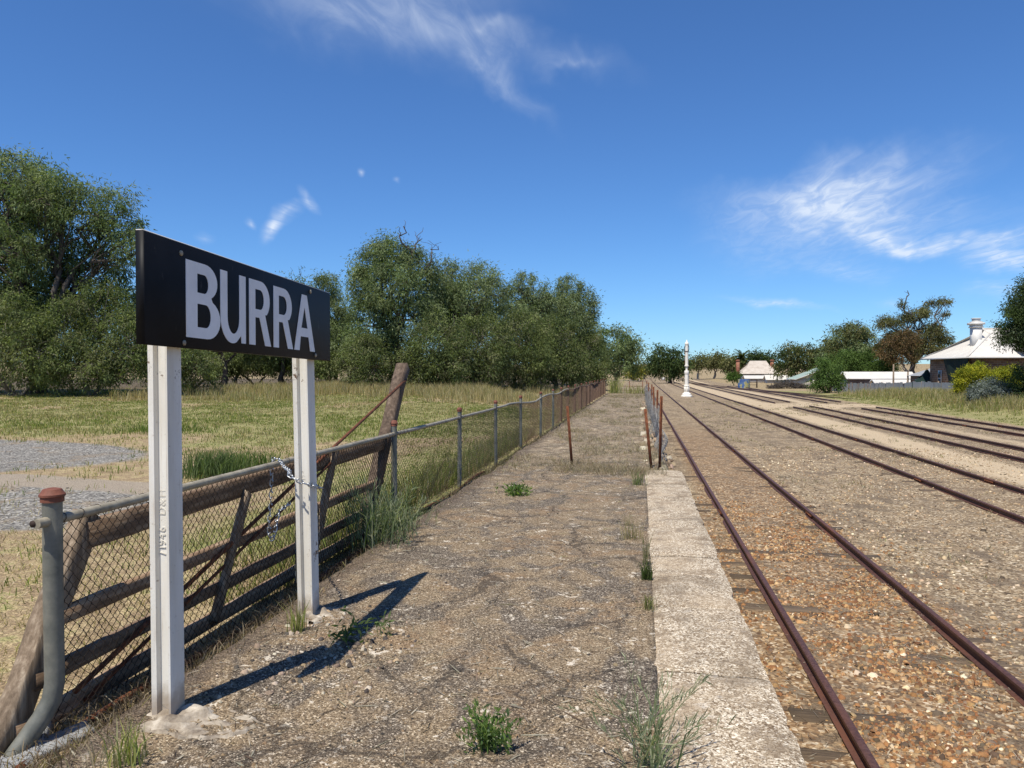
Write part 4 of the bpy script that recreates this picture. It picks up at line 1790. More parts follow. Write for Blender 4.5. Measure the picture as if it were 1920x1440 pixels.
def tree(name, label, cat, base, lobes, cols, group=None, L=.24, Wd=.068, droop=.8, dens=1.0, rc=.65, nper=85, trunk_r=.28, bark='bark', lo=.45, zlow=-.75,
         flat=1.0, dead=None, stems=1, twig=1.0, gain=1.0):
    """base (x,y,z); lobes: list of ((cx,cy,cz),(rx,ry,rz)) in world coordinates"""
    t = thing(name, label, cat, base, group=group)
    bx, by, bz = base
    b = MB()
    VV, CC = [], []
    top = max(c[2] for c, r in lobes)
    forks = []
    for s in range(stems):
        ang = 2 * math.pi * s / max(stems, 1) + .6
        fk = Vector((random.gauss(0, .25), random.gauss(0, .25), (top - bz) * random.uniform(.28, .4))) + (Vector((math.cos(ang), math.sin(ang), 0)) * .9 if stems > 1 else Vector())
        branchy(b, (random.gauss(0, .1), random.gauss(0, .1), -.3), fk, trunk_r, trunk_r * .7, .08, 5, 7)
        forks.append(fk)
    for (c, r) in lobes:
        c = Vector(c) - Vector(base)
        vol_area = 4 * math.pi * ((r[0] * r[1]) ** 1.6 / 3 + (r[0] * r[2]) ** 1.6 / 3 + (r[1] * r[2]) ** 1.6 / 3) ** (1 / 1.6)
        m_ = max(6, int(vol_area / (rc * rc) * .62 * dens))
        C = ell_points(c, r, m_, lo, zlow)
        rcs = rc * rng.uniform(.5, 1.3, len(C))
        colr = np.array(cols)[rng.integers(0, len(cols), len(C))] * rng.uniform(.75, 1.6, (len(C), 1)) * gain
        V, Cc = leaf_tris(C, rcs, nper, L, Wd, droop, colr, flat)
        VV.append(V)
        CC.append(Cc)
        fk = min(forks, key=lambda q: (q - c).length)
        rl = trunk_r * min(.55, .22 + .11 * max(r))
        pts = branchy(b, fk, c, rl, rl * .4, .16, 6, 5)
        idxs = rng.choice(len(C), min(len(C), int(9 * twig)), replace=False)
        for j in idxs:
            st = pts[random.randint(2, len(pts) - 1)]
            branchy(b, st, Vector(C[j]) + (Vector(C[j]) - Vector(c)) * .12, rl * .32, .012, .14, 4, 4)
    tr = b.build('trunk', M[bark], t, smooth=True)
    V = np.concatenate(VV)
    F = np.arange(len(V)).reshape(-1, 3)
    link('crown', make_mesh('crown', V, [F], M['leaf'], cols=np.clip(np.concatenate(CC), .004, .6)), t)
    if dead:
        b = MB()
        for (p0, p1, r0) in dead:
            P0, P1 = Vector(p0) - Vector(base), Vector(p1) - Vector(base)
            b = MB()
            pts = branchy(b, P0, P1, r0, r0 * .35, .16, 6, 5)
            for k in (2, 3, 4, 5):
                q = pts[k] + Vector((random.uniform(-.8, .8), random.uniform(-.4, .4), random.uniform(.3, 1.1)))
                branchy(b, pts[k], q, r0 * .4, .01, .2, 4, 4)
            b.build('dead_branch', M['bark'], t)
    return t


def px_tree(name, label, cat, z, ub, vlobes, cols, depth=.9, **kw):
    """lobes given as the crown shows: (u, v, half width px, half height px[, extra depth m]); turned into real sizes at distance z"""
    k = z / FPX
    bx, by = at(ub, z)
    base = (bx, by, float(gz(bx, by)))
    lobes = []
    for lb in vlobes:
        u, v, ru, rv = lb[:4]
        dz = lb[4] if len(lb) > 4 else 0
        zz = z + dz
        x, y_ = at(u, zz)
        kk = zz / FPX
        lobes.append(((x, y_, hz(v, zz)), (ru * kk, ru * kk * depth, rv * kk)))
    dd = kw.pop('dead_px', None)
    if dd:
        kw['dead'] = [((*at(a, z), hz(bv, z)), (*at(c, z), hz(dv_, z)), rr) for a, bv, c, dv_, rr in dd]
    return tree(name, label, cat, base, lobes, cols, **kw)


PEP = [(.125, .165, .072), (.15, .19, .085), (.10, .14, .06), (.18, .21, .105), (.125, .155, .085)]
PEPL = [(.17, .205, .11), (.15, .185, .095), (.13, .165, .08)]
SCRUB = [(.115, .145, .055), (.145, .17, .065), (.09, .115, .048), (.155, .165, .085), (.07, .09, .04)]
GUM = [(.125, .13, .055), (.105, .112, .05), (.15, .142, .066), (.085, .09, .042)]
DKG = [(.045, .068, .026), (.06, .085, .032), (.035, .055, .022)]
G1 = 'pepper trees bordering the field'

# far left big tree and the scrub at its foot
px_tree('pepper_tree', 'tallest tree at the left edge, its dark limbs showing through open foliage', 'tree', 44, 75,
        [(-60, 420, 130, 120, 1), (25, 350, 75, 62), (95, 372, 62, 55, -1), (60, 300 + 60, 60, 50, 2), (150, 400, 62, 62), (215, 412, 48, 62, 1), (235, 470, 34, 50), (175, 500, 62, 55, 1.5),
         (20, 480, 80, 70, -1), (70, 455, 62, 50, 3), (130, 590, 90, 42, 1.5), (30, 575, 70, 45, 1), (100, 545, 85, 45, 2), (-80, 560, 120, 90), (215, 560, 45, 60, 2)],
        PEP, group=G1, rc=.62, nper=95, trunk_r=.42, stems=2, dens=.72, lo=.5, twig=2.2)
px_tree('scrub_bush', 'broad dense bush at the far left field edge, below the tallest tree', 'bush', 41, 30,
        [(-70, 640, 95, 95, 1), (25, 640, 72, 92), (70, 665, 60, 66, -1)], SCRUB, group='scrub along the field edge', rc=.55, nper=95, dens=1.1, twig=4, bark='greytwig', flat=1.0, trunk_r=.12, stems=3, lo=.6, zlow=-.95, L=.17, Wd=.062)
px_tree('scrub_bush', 'dense bush left of the near sign post, directly behind the board edge', 'bush', 42, 170,
        [(125, 640, 62, 85), (190, 625, 66, 100, 1), (245, 655, 55, 78), (160, 690, 60, 45, -1)], SCRUB, group='scrub along the field edge', rc=.55, nper=95, dens=1.1, twig=4, bark='greytwig', flat=1.0, trunk_r=.12, stems=3, lo=.6, zlow=-.95, L=.17, Wd=.062)
px_tree('scrub_bush', 'low rounded bush seen between the sign posts, beside the near one', 'bush', 44, 350,
        [(320, 655, 55, 72), (365, 690, 42, 38, -1)], SCRUB, group='scrub along the field edge', rc=.5, nper=95, dens=1.1, twig=4, bark='greytwig', flat=1.0, trunk_r=.1, stems=2, lo=.6, zlow=-.95, L=.17, Wd=.062)
# behind the sign
px_tree('pepper_tree', 'dark tree behind the name board, trunk visible between the posts', 'tree', 60, 420,
        [(400, 610, 70, 72), (470, 625, 62, 60, 2), (350, 620, 50, 60)], PEP, group=G1, trunk_r=.24, zlow=-.6)
px_tree('pepper_tree', 'tree behind the far end of the name board', 'tree', 62, 530,
        [(530, 600, 58, 75), (575, 640, 52, 52, 1), (500, 655, 50, 40), (560, 550, 22, 30)], PEP, group=G1, trunk_r=.22, dead_px=[(548, 580, 562, 508, .06)])
px_tree('pepper_tree', 'slender-topped tree just right of the name board', 'tree', 64, 625,
        [(612, 545, 26, 32), (628, 590, 34, 40), (610, 640, 52, 52), (640, 668, 45, 40, -1)], PEPL, group=G1, trunk_r=.2, rc=.55)
# centre group
px_tree('pepper_tree', 'big rounded tree with bare dead branches sticking out of its top', 'tree', 56, 760,
        [(700, 495, 44, 40), (735, 478, 45, 32, 1), (680, 545, 36, 55), (735, 545, 58, 55, -1), (785, 510, 42, 42, 1), (700, 610, 52, 65), (770, 600, 58, 62), (815, 560, 36, 50, 2), (700, 670, 50, 45, -1)],
        PEP + PEPL, group=G1, trunk_r=.4, stems=2, dens=.95, rc=.6, dead_px=[(770, 520, 757, 425, .10), (775, 480, 792, 448, .07), (800, 500, 822, 462, .06)])
px_tree('pepper_tree', 'tree with open crown in the middle of the tree row', 'tree', 60, 850,
        [(850, 520, 34, 32), (905, 518, 38, 32, 1), (880, 560, 60, 42, -1), (930, 560, 28, 42), (850, 590, 45, 40)], PEPL, group=G1, trunk_r=.26, dens=.6, rc=.55, twig=2)
px_tree('pepper_tree', 'thin-crowned tree right of the middle of the tree row', 'tree', 66, 990,
        [(985, 535, 24, 26), (1005, 560, 34, 32), (960, 565, 24, 34, 1), (1020, 585, 26, 28)], PEPL, group=G1, trunk_r=.22, dens=.6, rc=.5, twig=2)
px_tree('pepper_tree', 'drooping tree near the right end of the long tree row', 'tree', 70, 1075,
        [(1065, 545, 28, 28), (1095, 575, 27, 38), (1045, 580, 26, 34, 1), (1080, 620, 46, 42), (1105, 650, 24, 40)], PEPL, group=G1, trunk_r=.24, dens=.75, rc=.52, twig=2)
for ub, v, ru, rv, z, lab in ((680, 668, 42, 48, 53, 'dense bush under the left end of the central tree row'), (820, 655, 62, 66, 53, 'wide bush below the big rounded tree'),
                              (900, 650, 60, 68, 55, 'tall leafy bush in the middle of the tree row'), (975, 650, 56, 70, 58, 'leafy bush right of the middle of the tree row'),
                              (1045, 655, 52, 66, 62, 'bush below the drooping tree'), (1100, 672, 40, 46, 68, 'bush at the right end of the long tree row')):
    px_tree('scrub_bush', lab, 'bush', z, ub, [(ub, v, ru, rv), (ub + ru * .45, v + rv * .42, ru * .66, rv * .62, -1), (ub - ru * .5, v + rv * .42, ru * .66, rv * .62, -.6)], SCRUB,
            group='scrub along the field edge', rc=.6, nper=95, dens=1.1, twig=4, bark='greytwig', flat=1.0, trunk_r=.14, stems=2, lo=.6, zlow=-.95, L=.19, Wd=.068)
px_tree('pepper_tree', 'rounded tree beyond the far end of the fence, closing the tree row', 'tree', 92, 1150,
        [(1150, 650, 45, 40), (1180, 655, 26, 34), (1120, 665, 34, 38, 2), (1165, 685, 38, 24)], PEP, group=G1, trunk_r=.3, L=.34, Wd=.12, rc=.85, nper=60)
px_tree('pepper_tree', 'pale-leaved tree filling the row between the big rounded tree and the middle', 'tree', 63, 835,
        [(830, 560, 40, 48), (870, 600, 55, 45), (930, 600, 50, 42), (985, 610, 45, 38)], PEPL, group=G1, trunk_r=.22, dens=.8, twig=1.6)
px_tree('pepper_tree', 'pale-leaved tree filling the row towards its right end', 'tree', 68, 1040,
        [(1030, 600, 40, 40), (1070, 590, 36, 44), (1010, 575, 26, 34)], PEPL, group=G1, trunk_r=.22, dens=.7, twig=1.8)
# fill behind: further trees so that the row closes
for ub, v, ru, rv, z, lab in ((300, 600, 60, 70, 75, 'shadowy tree glimpsed behind the near sign post'), (440, 640, 60, 45, 78, 'far dark tree glimpsed below the name board'),
                              (660, 640, 50, 50, 80, 'shadowy tree behind the gap right of the name board'), (840, 600, 60, 60, 78, 'shadowy tree behind the big rounded tree'), (1000, 625, 60, 60, 84, 'shadowy tree behind the thin crowned tree')):
    px_tree('dark_tree', lab, 'tree', z, ub, [(ub, v, ru, rv), (ub + ru * .6, v + rv * .4, ru * .7, rv * .6)], SCRUB, group='trees behind the tree row', rc=.9, nper=46, trunk_r=.2, L=.34, Wd=.13)

for ub, v, ru, rv, z, lab in ((410, 672, 44, 34, 68, 'undergrowth seen between the sign posts, left part'), (480, 672, 46, 34, 70, 'undergrowth seen between the sign posts, right part'),
                              (545, 668, 40, 40, 66, 'undergrowth behind the far sign post'), (600, 680, 40, 32, 62, 'undergrowth just right of the far sign post'),
                              (755, 672, 36, 44, 60, 'dark undergrowth below the dead branches'), (300, 665, 50, 44, 60, 'undergrowth directly behind the near sign post')):
    px_tree('scrub_bush', lab, 'bush', z, ub, [(ub, v, ru, rv), (ub + ru * .5, v + rv * .3, ru * .6, rv * .6, -1), (ub - ru * .5, v + rv * .3, ru * .6, rv * .6, -.6)], SCRUB,
            group='scrub along the field edge', rc=.7, nper=100, dens=1.3, trunk_r=.12, stems=2, lo=.5, zlow=-.98, L=.22, Wd=.08)
# far centre and right
px_tree('dark_tree', 'dark rounded tree beyond the point where the tracks vanish', 'tree', 180, 1255,
        [(1240, 670, 20, 20), (1262, 672, 24, 22), (1225, 685, 14, 18), (1275, 690, 22, 20), (1248, 695, 30, 14)], DKG + SCRUB[:1], group='far trees', rc=1.5, nper=60, L=.7, Wd=.26, trunk_r=.5, zlow=-.95)
for ub, v, ru, rv, z, cols, lab in ((1188, 696, 14, 12, 200, [(.16, .16, .03), (.2, .19, .04)], 'yellow-flowering bush left of where the tracks vanish'),
                                    (1208, 692, 12, 12, 240, GUM, 'brownish far tree left of where the tracks vanish'),
                                    (1310, 680, 18, 15, 230, GUM, 'far gum tree just right of the water column'),
                                    (1340, 676, 24, 18, 240, GUM, 'far broad gum tree right of the water column'),
                                    (1372, 682, 20, 18, 225, GUM, 'far gum tree left of the palm'),
                                    (1418, 668, 14, 14, 230, DKG, 'dark far tree behind the tan roof'),
                                    (1440, 672, 10, 10, 235, DKG, 'small dark tree behind the right chimney of the tan-roofed house')):
    px_tree('far_tree', lab, 'tree', z, ub, [(ub, v, ru, rv * .8), (ub + ru * .5, v + rv * .3, ru * .6, rv * .6), (ub - ru * .5, v + rv * .4, ru * .6, rv * .6)], cols, group='far trees', rc=1.6, nper=50, L=.8, Wd=.3, trunk_r=.4, bark='gumbark', zlow=-.5)
px_tree('gum_tree', 'gum tree left of the long green thicket, right of the tan-roofed house', 'tree', 172, 1490,
        [(1482, 662, 22, 20), (1505, 675, 30, 24), (1530, 660, 16, 20), (1545, 675, 24, 26), (1475, 690, 24, 16)], GUM + DKG, group='gum trees beyond the yard', rc=1.3, nper=60, L=.6, Wd=.22, trunk_r=.4, bark='gumbark', zlow=-.9)
px_tree('gum_tree', 'tall gum with pale upper limbs left of the dark spreading gum', 'tree', 150, 1605,
        [(1575, 640, 30, 28), (1605, 622, 24, 18), (1622, 645, 18, 32), (1590, 665, 42, 26), (1560, 670, 25, 22), (1640, 670, 22, 20)], GUM + PEPL, group='gum trees beyond the yard', rc=1.05, nper=60, L=.5, Wd=.19, trunk_r=.4, bark='gumbark', zlow=-.8, lo=.5)
px_tree('gum_tree', 'dark spreading gum tree with bare twigs towering beside the stone house', 'tree', 132, 1712,
        [(1665, 610, 24, 16), (1690, 640, 36, 22), (1700, 600, 16, 14), (1722, 590, 24, 12), (1745, 572, 12, 7), (1768, 568, 14, 6), (1772, 590, 8, 6), (1740, 625, 30, 18), (1765, 640, 22, 14), (1730, 655, 40, 18), (1655, 650, 16, 12), (1760, 665, 20, 14), (1690, 572, 6, 6)],
        GUM + [(.08, .07, .035)], group='gum trees beyond the yard', rc=.75, nper=48, L=.36, Wd=.13, trunk_r=.5, bark='bark', zlow=-.4, lo=.35, twig=1.6,
        dead_px=[(1700, 620, 1700, 545, .16), (1715, 610, 1730, 575, .12), (1700, 600, 1682, 560, .10), (1750, 640, 1790, 640, .10), (1755, 620, 1785, 590, .08)])
px_tree('gum_tree', 'rusty-brown gum in front of the dark spreading gum', 'tree', 127, 1695,
        [(1680, 645, 26, 20), (1700, 640, 22, 22), (1690, 670, 30, 22), (1665, 660, 18, 20)], [(.13, .085, .045), (.11, .08, .045), (.10, .09, .045)], group='gum trees beyond the yard', rc=.8, nper=44, L=.4, Wd=.14, trunk_r=.26, bark='gumbark', zlow=-.5, twig=1.8)
TH = [(.075, .12, .035), (.095, .145, .045), (.06, .10, .032)]
px_tree('green_thicket', 'dense green bush at the left end of the iron fence', 'bush', 98, 1550,
        [(1552, 700, 24, 32), (1540, 715, 16, 18, -1), (1562, 718, 16, 18, -.5)], TH, group='garden shrubs', rc=.7, nper=90, L=.3, Wd=.1, trunk_r=.16, stems=3, zlow=-.98, lo=.55)
px_tree('green_thicket', 'long green thicket rising behind the white-roofed shed', 'bush', 138, 1615,
        [(1585, 682, 34, 24), (1630, 682, 34, 22), (1660, 688, 24, 18), (1605, 695, 34, 18)], TH, group='garden shrubs', rc=.9, nper=80, L=.4, Wd=.14, trunk_r=.2, stems=3, zlow=-.98, lo=.55)
px_tree('green_bush', 'small green bush by the painted drum', 'bush', 150, 1376, [(1376, 708, 12, 8)], [(.07, .12, .03)], group='garden shrubs', rc=.6, nper=50, L=.4, Wd=.16, trunk_r=.08, zlow=-.9)
YEL = [(.24, .25, .03), (.30, .29, .035), (.17, .20, .03)]
px_tree('conifer_shrub', 'yellow-green rounded conifer, left of the pair before the stone house', 'shrub', 61, 1822,
        [(1832, 700, 18, 20), (1815, 715, 22, 26), (1836, 722, 24, 26), (1806, 730, 15, 18)], YEL, group='garden shrubs', rc=.3, nper=70, L=.14, Wd=.07, trunk_r=.1, zlow=-.95, lo=.75, droop=-.3, stems=2)
px_tree('conifer_shrub', 'yellow-green rounded conifer, right of the pair before the stone house', 'shrub', 62, 1888,
        [(1890, 704, 20, 18), (1878, 718, 20, 20), (1900, 720, 20, 22), (1862, 712, 12, 14)], YEL, group='garden shrubs', rc=.3, nper=70, L=.14, Wd=.07, trunk_r=.1, zlow=-.95, lo=.75, droop=-.3, stems=2)
px_tree('grey_shrub', 'silver-grey domed shrub in front of the yellow conifers', 'shrub', 54, 1860,
        [(1860, 735, 38, 22), (1840, 742, 20, 14), (1882, 742, 22, 16)], [(.13, .15, .145), (.17, .19, .18), (.09, .11, .105)], group='garden shrubs', rc=.3, nper=70, L=.13, Wd=.055, trunk_r=.08, zlow=-.95, lo=.75, stems=3)
px_tree('dark_shrub', 'dark green shrub at the right edge, below the overhanging tree', 'shrub', 53, 1925,
        [(1918, 720, 26, 32), (1930, 745, 40, 22)], DKG + SCRUB[:2], group='garden shrubs', rc=.35, nper=60, L=.16, Wd=.07, trunk_r=.1, zlow=-.95, lo=.7)
px_tree('overhanging_tree', 'dense dark tree leaning in at the right edge over the house roof', 'tree', 52, 1990,
        [(1925, 575, 40, 30), (1905, 600, 34, 30), (1900, 630, 30, 22), (1935, 620, 40, 40), (1960, 560, 60, 50), (1985, 620, 60, 60), (1918, 645, 20, 10)], DKG + [(.08, .10, .06)], group='garden shrubs', rc=.42, nper=62, L=.17, Wd=.07, trunk_r=.22, zlow=-.8, lo=.5)

# palm
pz = 205
ppx, ppy = at(1391, pz)
pb = float(gz(ppx, ppy))
palm = thing('palm_tree', 'palm tree rising behind the left chimney of the tan-roofed house', 'tree', (ppx, ppy, pb), group='far trees')
b = MB()
ptop = hz(672, pz) - pb
b.tube([(0, 0, -.3), (.1, 0, ptop * .5), (.05, 0, ptop)], [.45, .38, .42], 8)
b.build('trunk', M['bark'], palm)
VV, CC = [], []
for k in range(46):
    a = random.uniform(0, 2 * math.pi)
    el = random.uniform(-.9, 1.3)
    L_ = random.uniform(2.6, 3.6)
    p = Vector((0, 0, ptop))
    d = Vector((math.cos(a) * math.cos(el), math.sin(a) * math.cos(el), math.sin(el)))
    for q in range(9):
        p2 = p + d * L_ / 9
        for s in (-1, 1):
            sd = d.cross(Vector((0, 0, 1))).normalized() * s
            tip = p + sd * .62 + d * .3 - Vector((0, 0, .28))
            VV += [tuple(p), tuple(p2), tuple(tip)]
            CC += [(.05, .07, .025)] * 3 if random.random() < .6 else [(.085, .095, .035)] * 3
        p = p2
        d = (d + Vector((0, 0, -.16))).normalized()
link('fronds', make_mesh('fronds', VV, [np.arange(len(VV)).reshape(-1, 3)], M['leaf'], cols=CC), palm)


# ------------------------------------------------------------------ buildings
def slab(b, quad, t=.06):
    """thin solid from 3-4 corner points"""
    q = [Vector(p) for p in quad]
    n = (q[1] - q[0]).cross(q[2] - q[0]).normalized() * t
    b.prism(None, [[tuple(p - n) for p in q], [tuple(p) for p in q]])


def corr_sheet(b, p00, p10, p11, p01, pitch=.15, amp=.012, thick=True):
    """corrugated roof plane: p00-p10 along the eave, p01-p11 along the ridge; ridges run up the slope"""
    p00, p10, p11, p01 = map(Vector, (p00, p10, p11, p01))
    n = max(2, int((p10 - p00).length / pitch) * 2)
    nrm = (p10 - p00).cross(p01 - p00).normalized()
    V = []
    for i in range(n + 1):
        t = i / n
        o = nrm * (amp if i % 2 else -amp)
        V.append(tuple(p00.lerp(p10, t) + o))
        V.append(tuple(p01.lerp(p11, t) + o))
    F = [(2 * i, 2 * i + 2, 2 * i + 3, 2 * i + 1) for i in range(n)]
    b.add(V, F)


# stone house at the right edge
hx0, hy0, hy1 = 31.5, 81.3, 93.9
hx1 = 52.0
gb = float(gz(33, 84)) - .2
EZ = 3.16
house = thing('stone_house', 'stone house with white hipped iron roof behind the iron fence', 'house', (hx0, hy0, gb))
HO = Vector((hx0, hy0, gb))


def hp(x, y, z):
    return (x - hx0, y - hy0, z - gb)


b = MB()
b.box(.75, hx1 - hx0 - .7, .75, hy1 - hy0 - .6, 0, EZ - gb - .02)
wall = b.build('wall', M['brick'], house)
RZ = 6.17
gx = 35.6
ym = (hy0 + hy1) / 2
xr = hx1 - 4
roof = thing('roof', '', '')
bpy.data.objects.remove(roof)
b = MB()
# long south slope, north slope, west hip cut by the gablet
yk = 1.05
zk = RZ - .62
A, Bp, C_, D = (hx0, hy0, EZ), (hx1, hy0, EZ), (hx1, hy1, EZ), (hx0, hy1, EZ)
ga, gbp = (gx, ym - yk * 1.15, zk), (gx, ym + yk * 1.15, zk)
ra, rb = (gx - .25, ym, RZ), (xr, ym, RZ)
corr_sheet(b, hp(*A), hp(*Bp), hp(*rb), hp(gx, ym, RZ))
corr_sheet(b, hp(*C_), hp(*D), hp(gx, ym, RZ), hp(*rb))
corr_sheet(b, hp(*D), hp(*A), hp(*ga), hp(*gbp))
corr_sheet(b, hp(*Bp), hp(*C_), hp(*rb), hp(*rb))
roof = b.build('roof', M['roofwhite'], house)
# hip and ridge cappings
b = MB()
for p, q in ((A, ga), (D, gbp), (ra, rb), (ga, ra), (gbp, ra)):
    b.tube([Vector(hp(*p)) + Vector((0, 0, .03)), Vector(hp(*q)) + Vector((0, 0, .03))], .09, 6)
b.build('ridge_capping', M['roofwhite'], roof)
b = MB()
b.add([hp(gx + .02, ym - yk * .95, zk + .05), hp(gx + .02, ym + yk * .95, zk + .05), hp(gx + .02, ym, RZ - .1)], [(0, 1, 2)])
b.build('gablet_vent', M['shadewall'], roof)
b = MB()
for p, q in ((A, Bp), (D, A)):
    b.beam(Vector(hp(*p)) - Vector((0, 0, .06)), Vector(hp(*q)) - Vector((0, 0, .06)), .12, .14)
b.build('gutter', M['trim'], roof)
# projecting low gable on the near side
b = MB()
gl, gr, gp_, gyf = 36.2, 43.8, 40.0, hy0 - .3
gze, gzr = 3.9, 4.95
corr_sheet(b, hp(gl, gyf + 4.5, gze), hp(gl, gyf, gze), hp(gp_, gyf, gzr), hp(gp_, gyf + 4.5, gzr))
corr_sheet(b, hp(gr, gyf, gze), hp(gr, gyf + 4.5, gze), hp(gp_, gyf + 4.5, gzr), hp(gp_, gyf, gzr))
b.build('gable_roof', M['roofwhite'], roof)
b = MB()
b.add([hp(gl + .3, gyf + .35, gze - .02), hp(gr - .3, gyf + .35, gze - .02), hp(gp_, gyf + .35, gzr - .1)], [(0, 1, 2)])
b.build('gable_face', M['shadewall'], roof)
b = MB()
b.beam(hp(gl, gyf, gze - .05), hp(gp_, gyf, gzr - .05), .06, .2)
b.beam(hp(gp_, gyf, gzr - .05), hp(gr, gyf, gze - .05), .06, .2)
b.build('barge_board', M['trim'], roof)
# chimney
cx, cy = 33.9, 85.5
chm = MB()
chm.box(cx - hx0 - .42, cx - hx0 + .42, cy - hy0 - .42, cy - hy0 + .42, 3.9 - gb, 6.2 - gb)
ch = chm.build('chimney', M['trim'], house)
b = MB()
for w, z0, z1 in ((.52, 6.2, 6.32), (.46, 6.32, 6.5), (.62, 6.5, 6.72), (.44, 6.72, 6.84), (.3, 6.84, 7.1), (.36, 7.1, 7.18)):
    b.box(cx - hx0 - w, cx - hx0 + w, cy - hy0 - w, cy - hy0 + w, z0 - gb, z1 - gb)
b.build('crown', M['trim'], ch)
# windows on the track side and shade cloths
for yy, zz, w, h in ((85.9, 1.0, .9, 1.7), (90.2, 1.0, .9, 1.7)):
    b = MB()
    X_ = .75 - .05
    b.box(X_ - .06, X_ + .03, yy - hy0 - w / 2, yy - hy0 + w / 2, zz - gb - h / 2, zz - gb + h / 2)
    f = b.build('window', M['trim'], house)
    b = MB()
    b.box(X_ - .075, X_ - .062, yy - hy0 - w / 2 + .1, yy - hy0 + w / 2 - .1, zz - gb - h / 2 + .1, zz - gb - .04)
    b.box(X_ - .075, X_ - .062, yy - hy0 - w / 2 + .1, yy - hy0 + w / 2 - .1, zz - gb + .04, zz - gb + h / 2 - .1)
    b.build('pane', M['glass'], f)


def cloth_mesh(p00, p10, p11, p01, n=18, m_=10, amp=.12):
    V = []
    P = [Vector(p) for p in (p00, p10, p11, p01)]
    nrm = (P[1] - P[0]).cross(P[3] - P[0]).normalized()
    for j in range(m_ + 1):
        for i in range(n + 1):
            s, t = i / n, j / m_
            q = P[0].lerp(P[1], s).lerp(P[3].lerp(P[2], s), t)
            q += nrm * amp * (math.sin(s * 17 + t * 2) * .5 + math.sin(s * 9 + 1) * .5) * (.3 + t)
            V.append(tuple(q))
    F = [(j * (n + 1) + i, j * (n + 1) + i + 1, (j + 1) * (n + 1) + i + 1, (j + 1) * (n + 1) + i) for j in range(m_) for i in range(n)]
    b = MB()
    b.add(V, F)
    return b


cl = cloth_mesh((hx0 + .1, 81.4, EZ - .1), (hx0 + .1, 87.8, EZ - .1), (hx0 + .15, 85.7, gb + .2), (hx0 + .15, 81.4, gb + .1))
cl.build('shade_cloth', M['cloth'], None, smooth=True, label='dark green shade cloth hung from the eave of the stone house', category='shade cloth', group='shade cloths')
# posts with draped cloth before the house
dx_, dy_ = at(1738, 88)
dz_ = float(gz(dx_, dy_))
tent = thing('draped_cloth', 'green cloth draped like a tent over a post behind the iron fence', 'shade cloth', (dx_, dy_, dz_), group='shade cloths')
b = MB()
b.beam((0, 0, -.2), (0, 0, 2.9), .16, .16)
b.build('post', M['woodpost'], tent)
V = []
n = 24
for j in range(7):
    t = j / 6
    for i in range(n):
        a = 2 * math.pi * i / n
        rr = .12 + 2.3 * t ** 1.35 * (1 + .10 * math.sin(a * 7))
        V.append((rr * math.cos(a), rr * math.sin(a) * .9, 2.75 - 2.3 * t + .12 * math.cos(a * 7) * t))
F = [(j * n + i, j * n + (i + 1) % n, (j + 1) * n + (i + 1) % n, (j + 1) * n + i) for j in range(6) for i in range(n)]
b = MB()
b.add(V, F)
b.build('cloth', M['cloth'], tent, smooth=True)
# lean-to on the far end of the house
an = thing('lean_to', 'small brick lean-to at the far left end of the stone house', 'lean-to', (31.8, 94.6, gb))
b = MB()
b.box(0, 5, 0, 3.6, 0, 2.1)
b.build('wall', M['brick'], an)
b = MB()
corr_sheet(b, (-.3, 3.9, 2.0), (-.3, -.2, 2.0), (3.5, -.2, 3.3), (3.5, 3.9, 3.3))
b.build('roof', M['iron'], an)
b = MB()
b.box(-.05, .02, 1.2, 1.9, .6, 1.6)
b.build('window', M['trim'], an)

# corrugated iron fence, sheet by sheet
ifn = thing('iron_fence', 'grey corrugated iron fence between the grass bank and the gardens', 'fence', (27, 71, float(gz(27, 71))))


def sheet_mesh(w=.86, h=1.2):
    V = []
    n = 22
    for i in range(n + 1):
        x = w * i / n
        o = .011 * math.sin(2 * math.pi * x / .078)
        V += [(o, x, -.15), (o, x, h)]
    F = [(2 * i, 2 * i + 2, 2 * i + 3, 2 * i + 1) for i in range(n)]
    b = MB()
    b.add(V, F)
    return b.mesh('sheet', M['iron'], smooth=True)


SH = sheet_mesh()
yy = 71.2
fz = float(gz(27, 71))
while yy < 115:
    o = link('sheet', SH, ifn)
    z_ = float(gz(27, yy))
    o.location = (random.gauss(0, .03), yy - 71, z_ - fz + random.gauss(0, .035) - .05 * (yy < 76))
    o.rotation_euler = (random.gauss(0, .02), random.gauss(0, .02), 0)
    yy += .84
for yy in np.arange(72, 115, 4.2):
    b = MB()
    b.beam((.08, yy - 71, float(gz(27, yy)) - fz - .2), (.08, yy - 71, float(gz(27, yy)) - fz + 1.3), .1, .1)
    b.build('post', M['woodpost'], ifn)


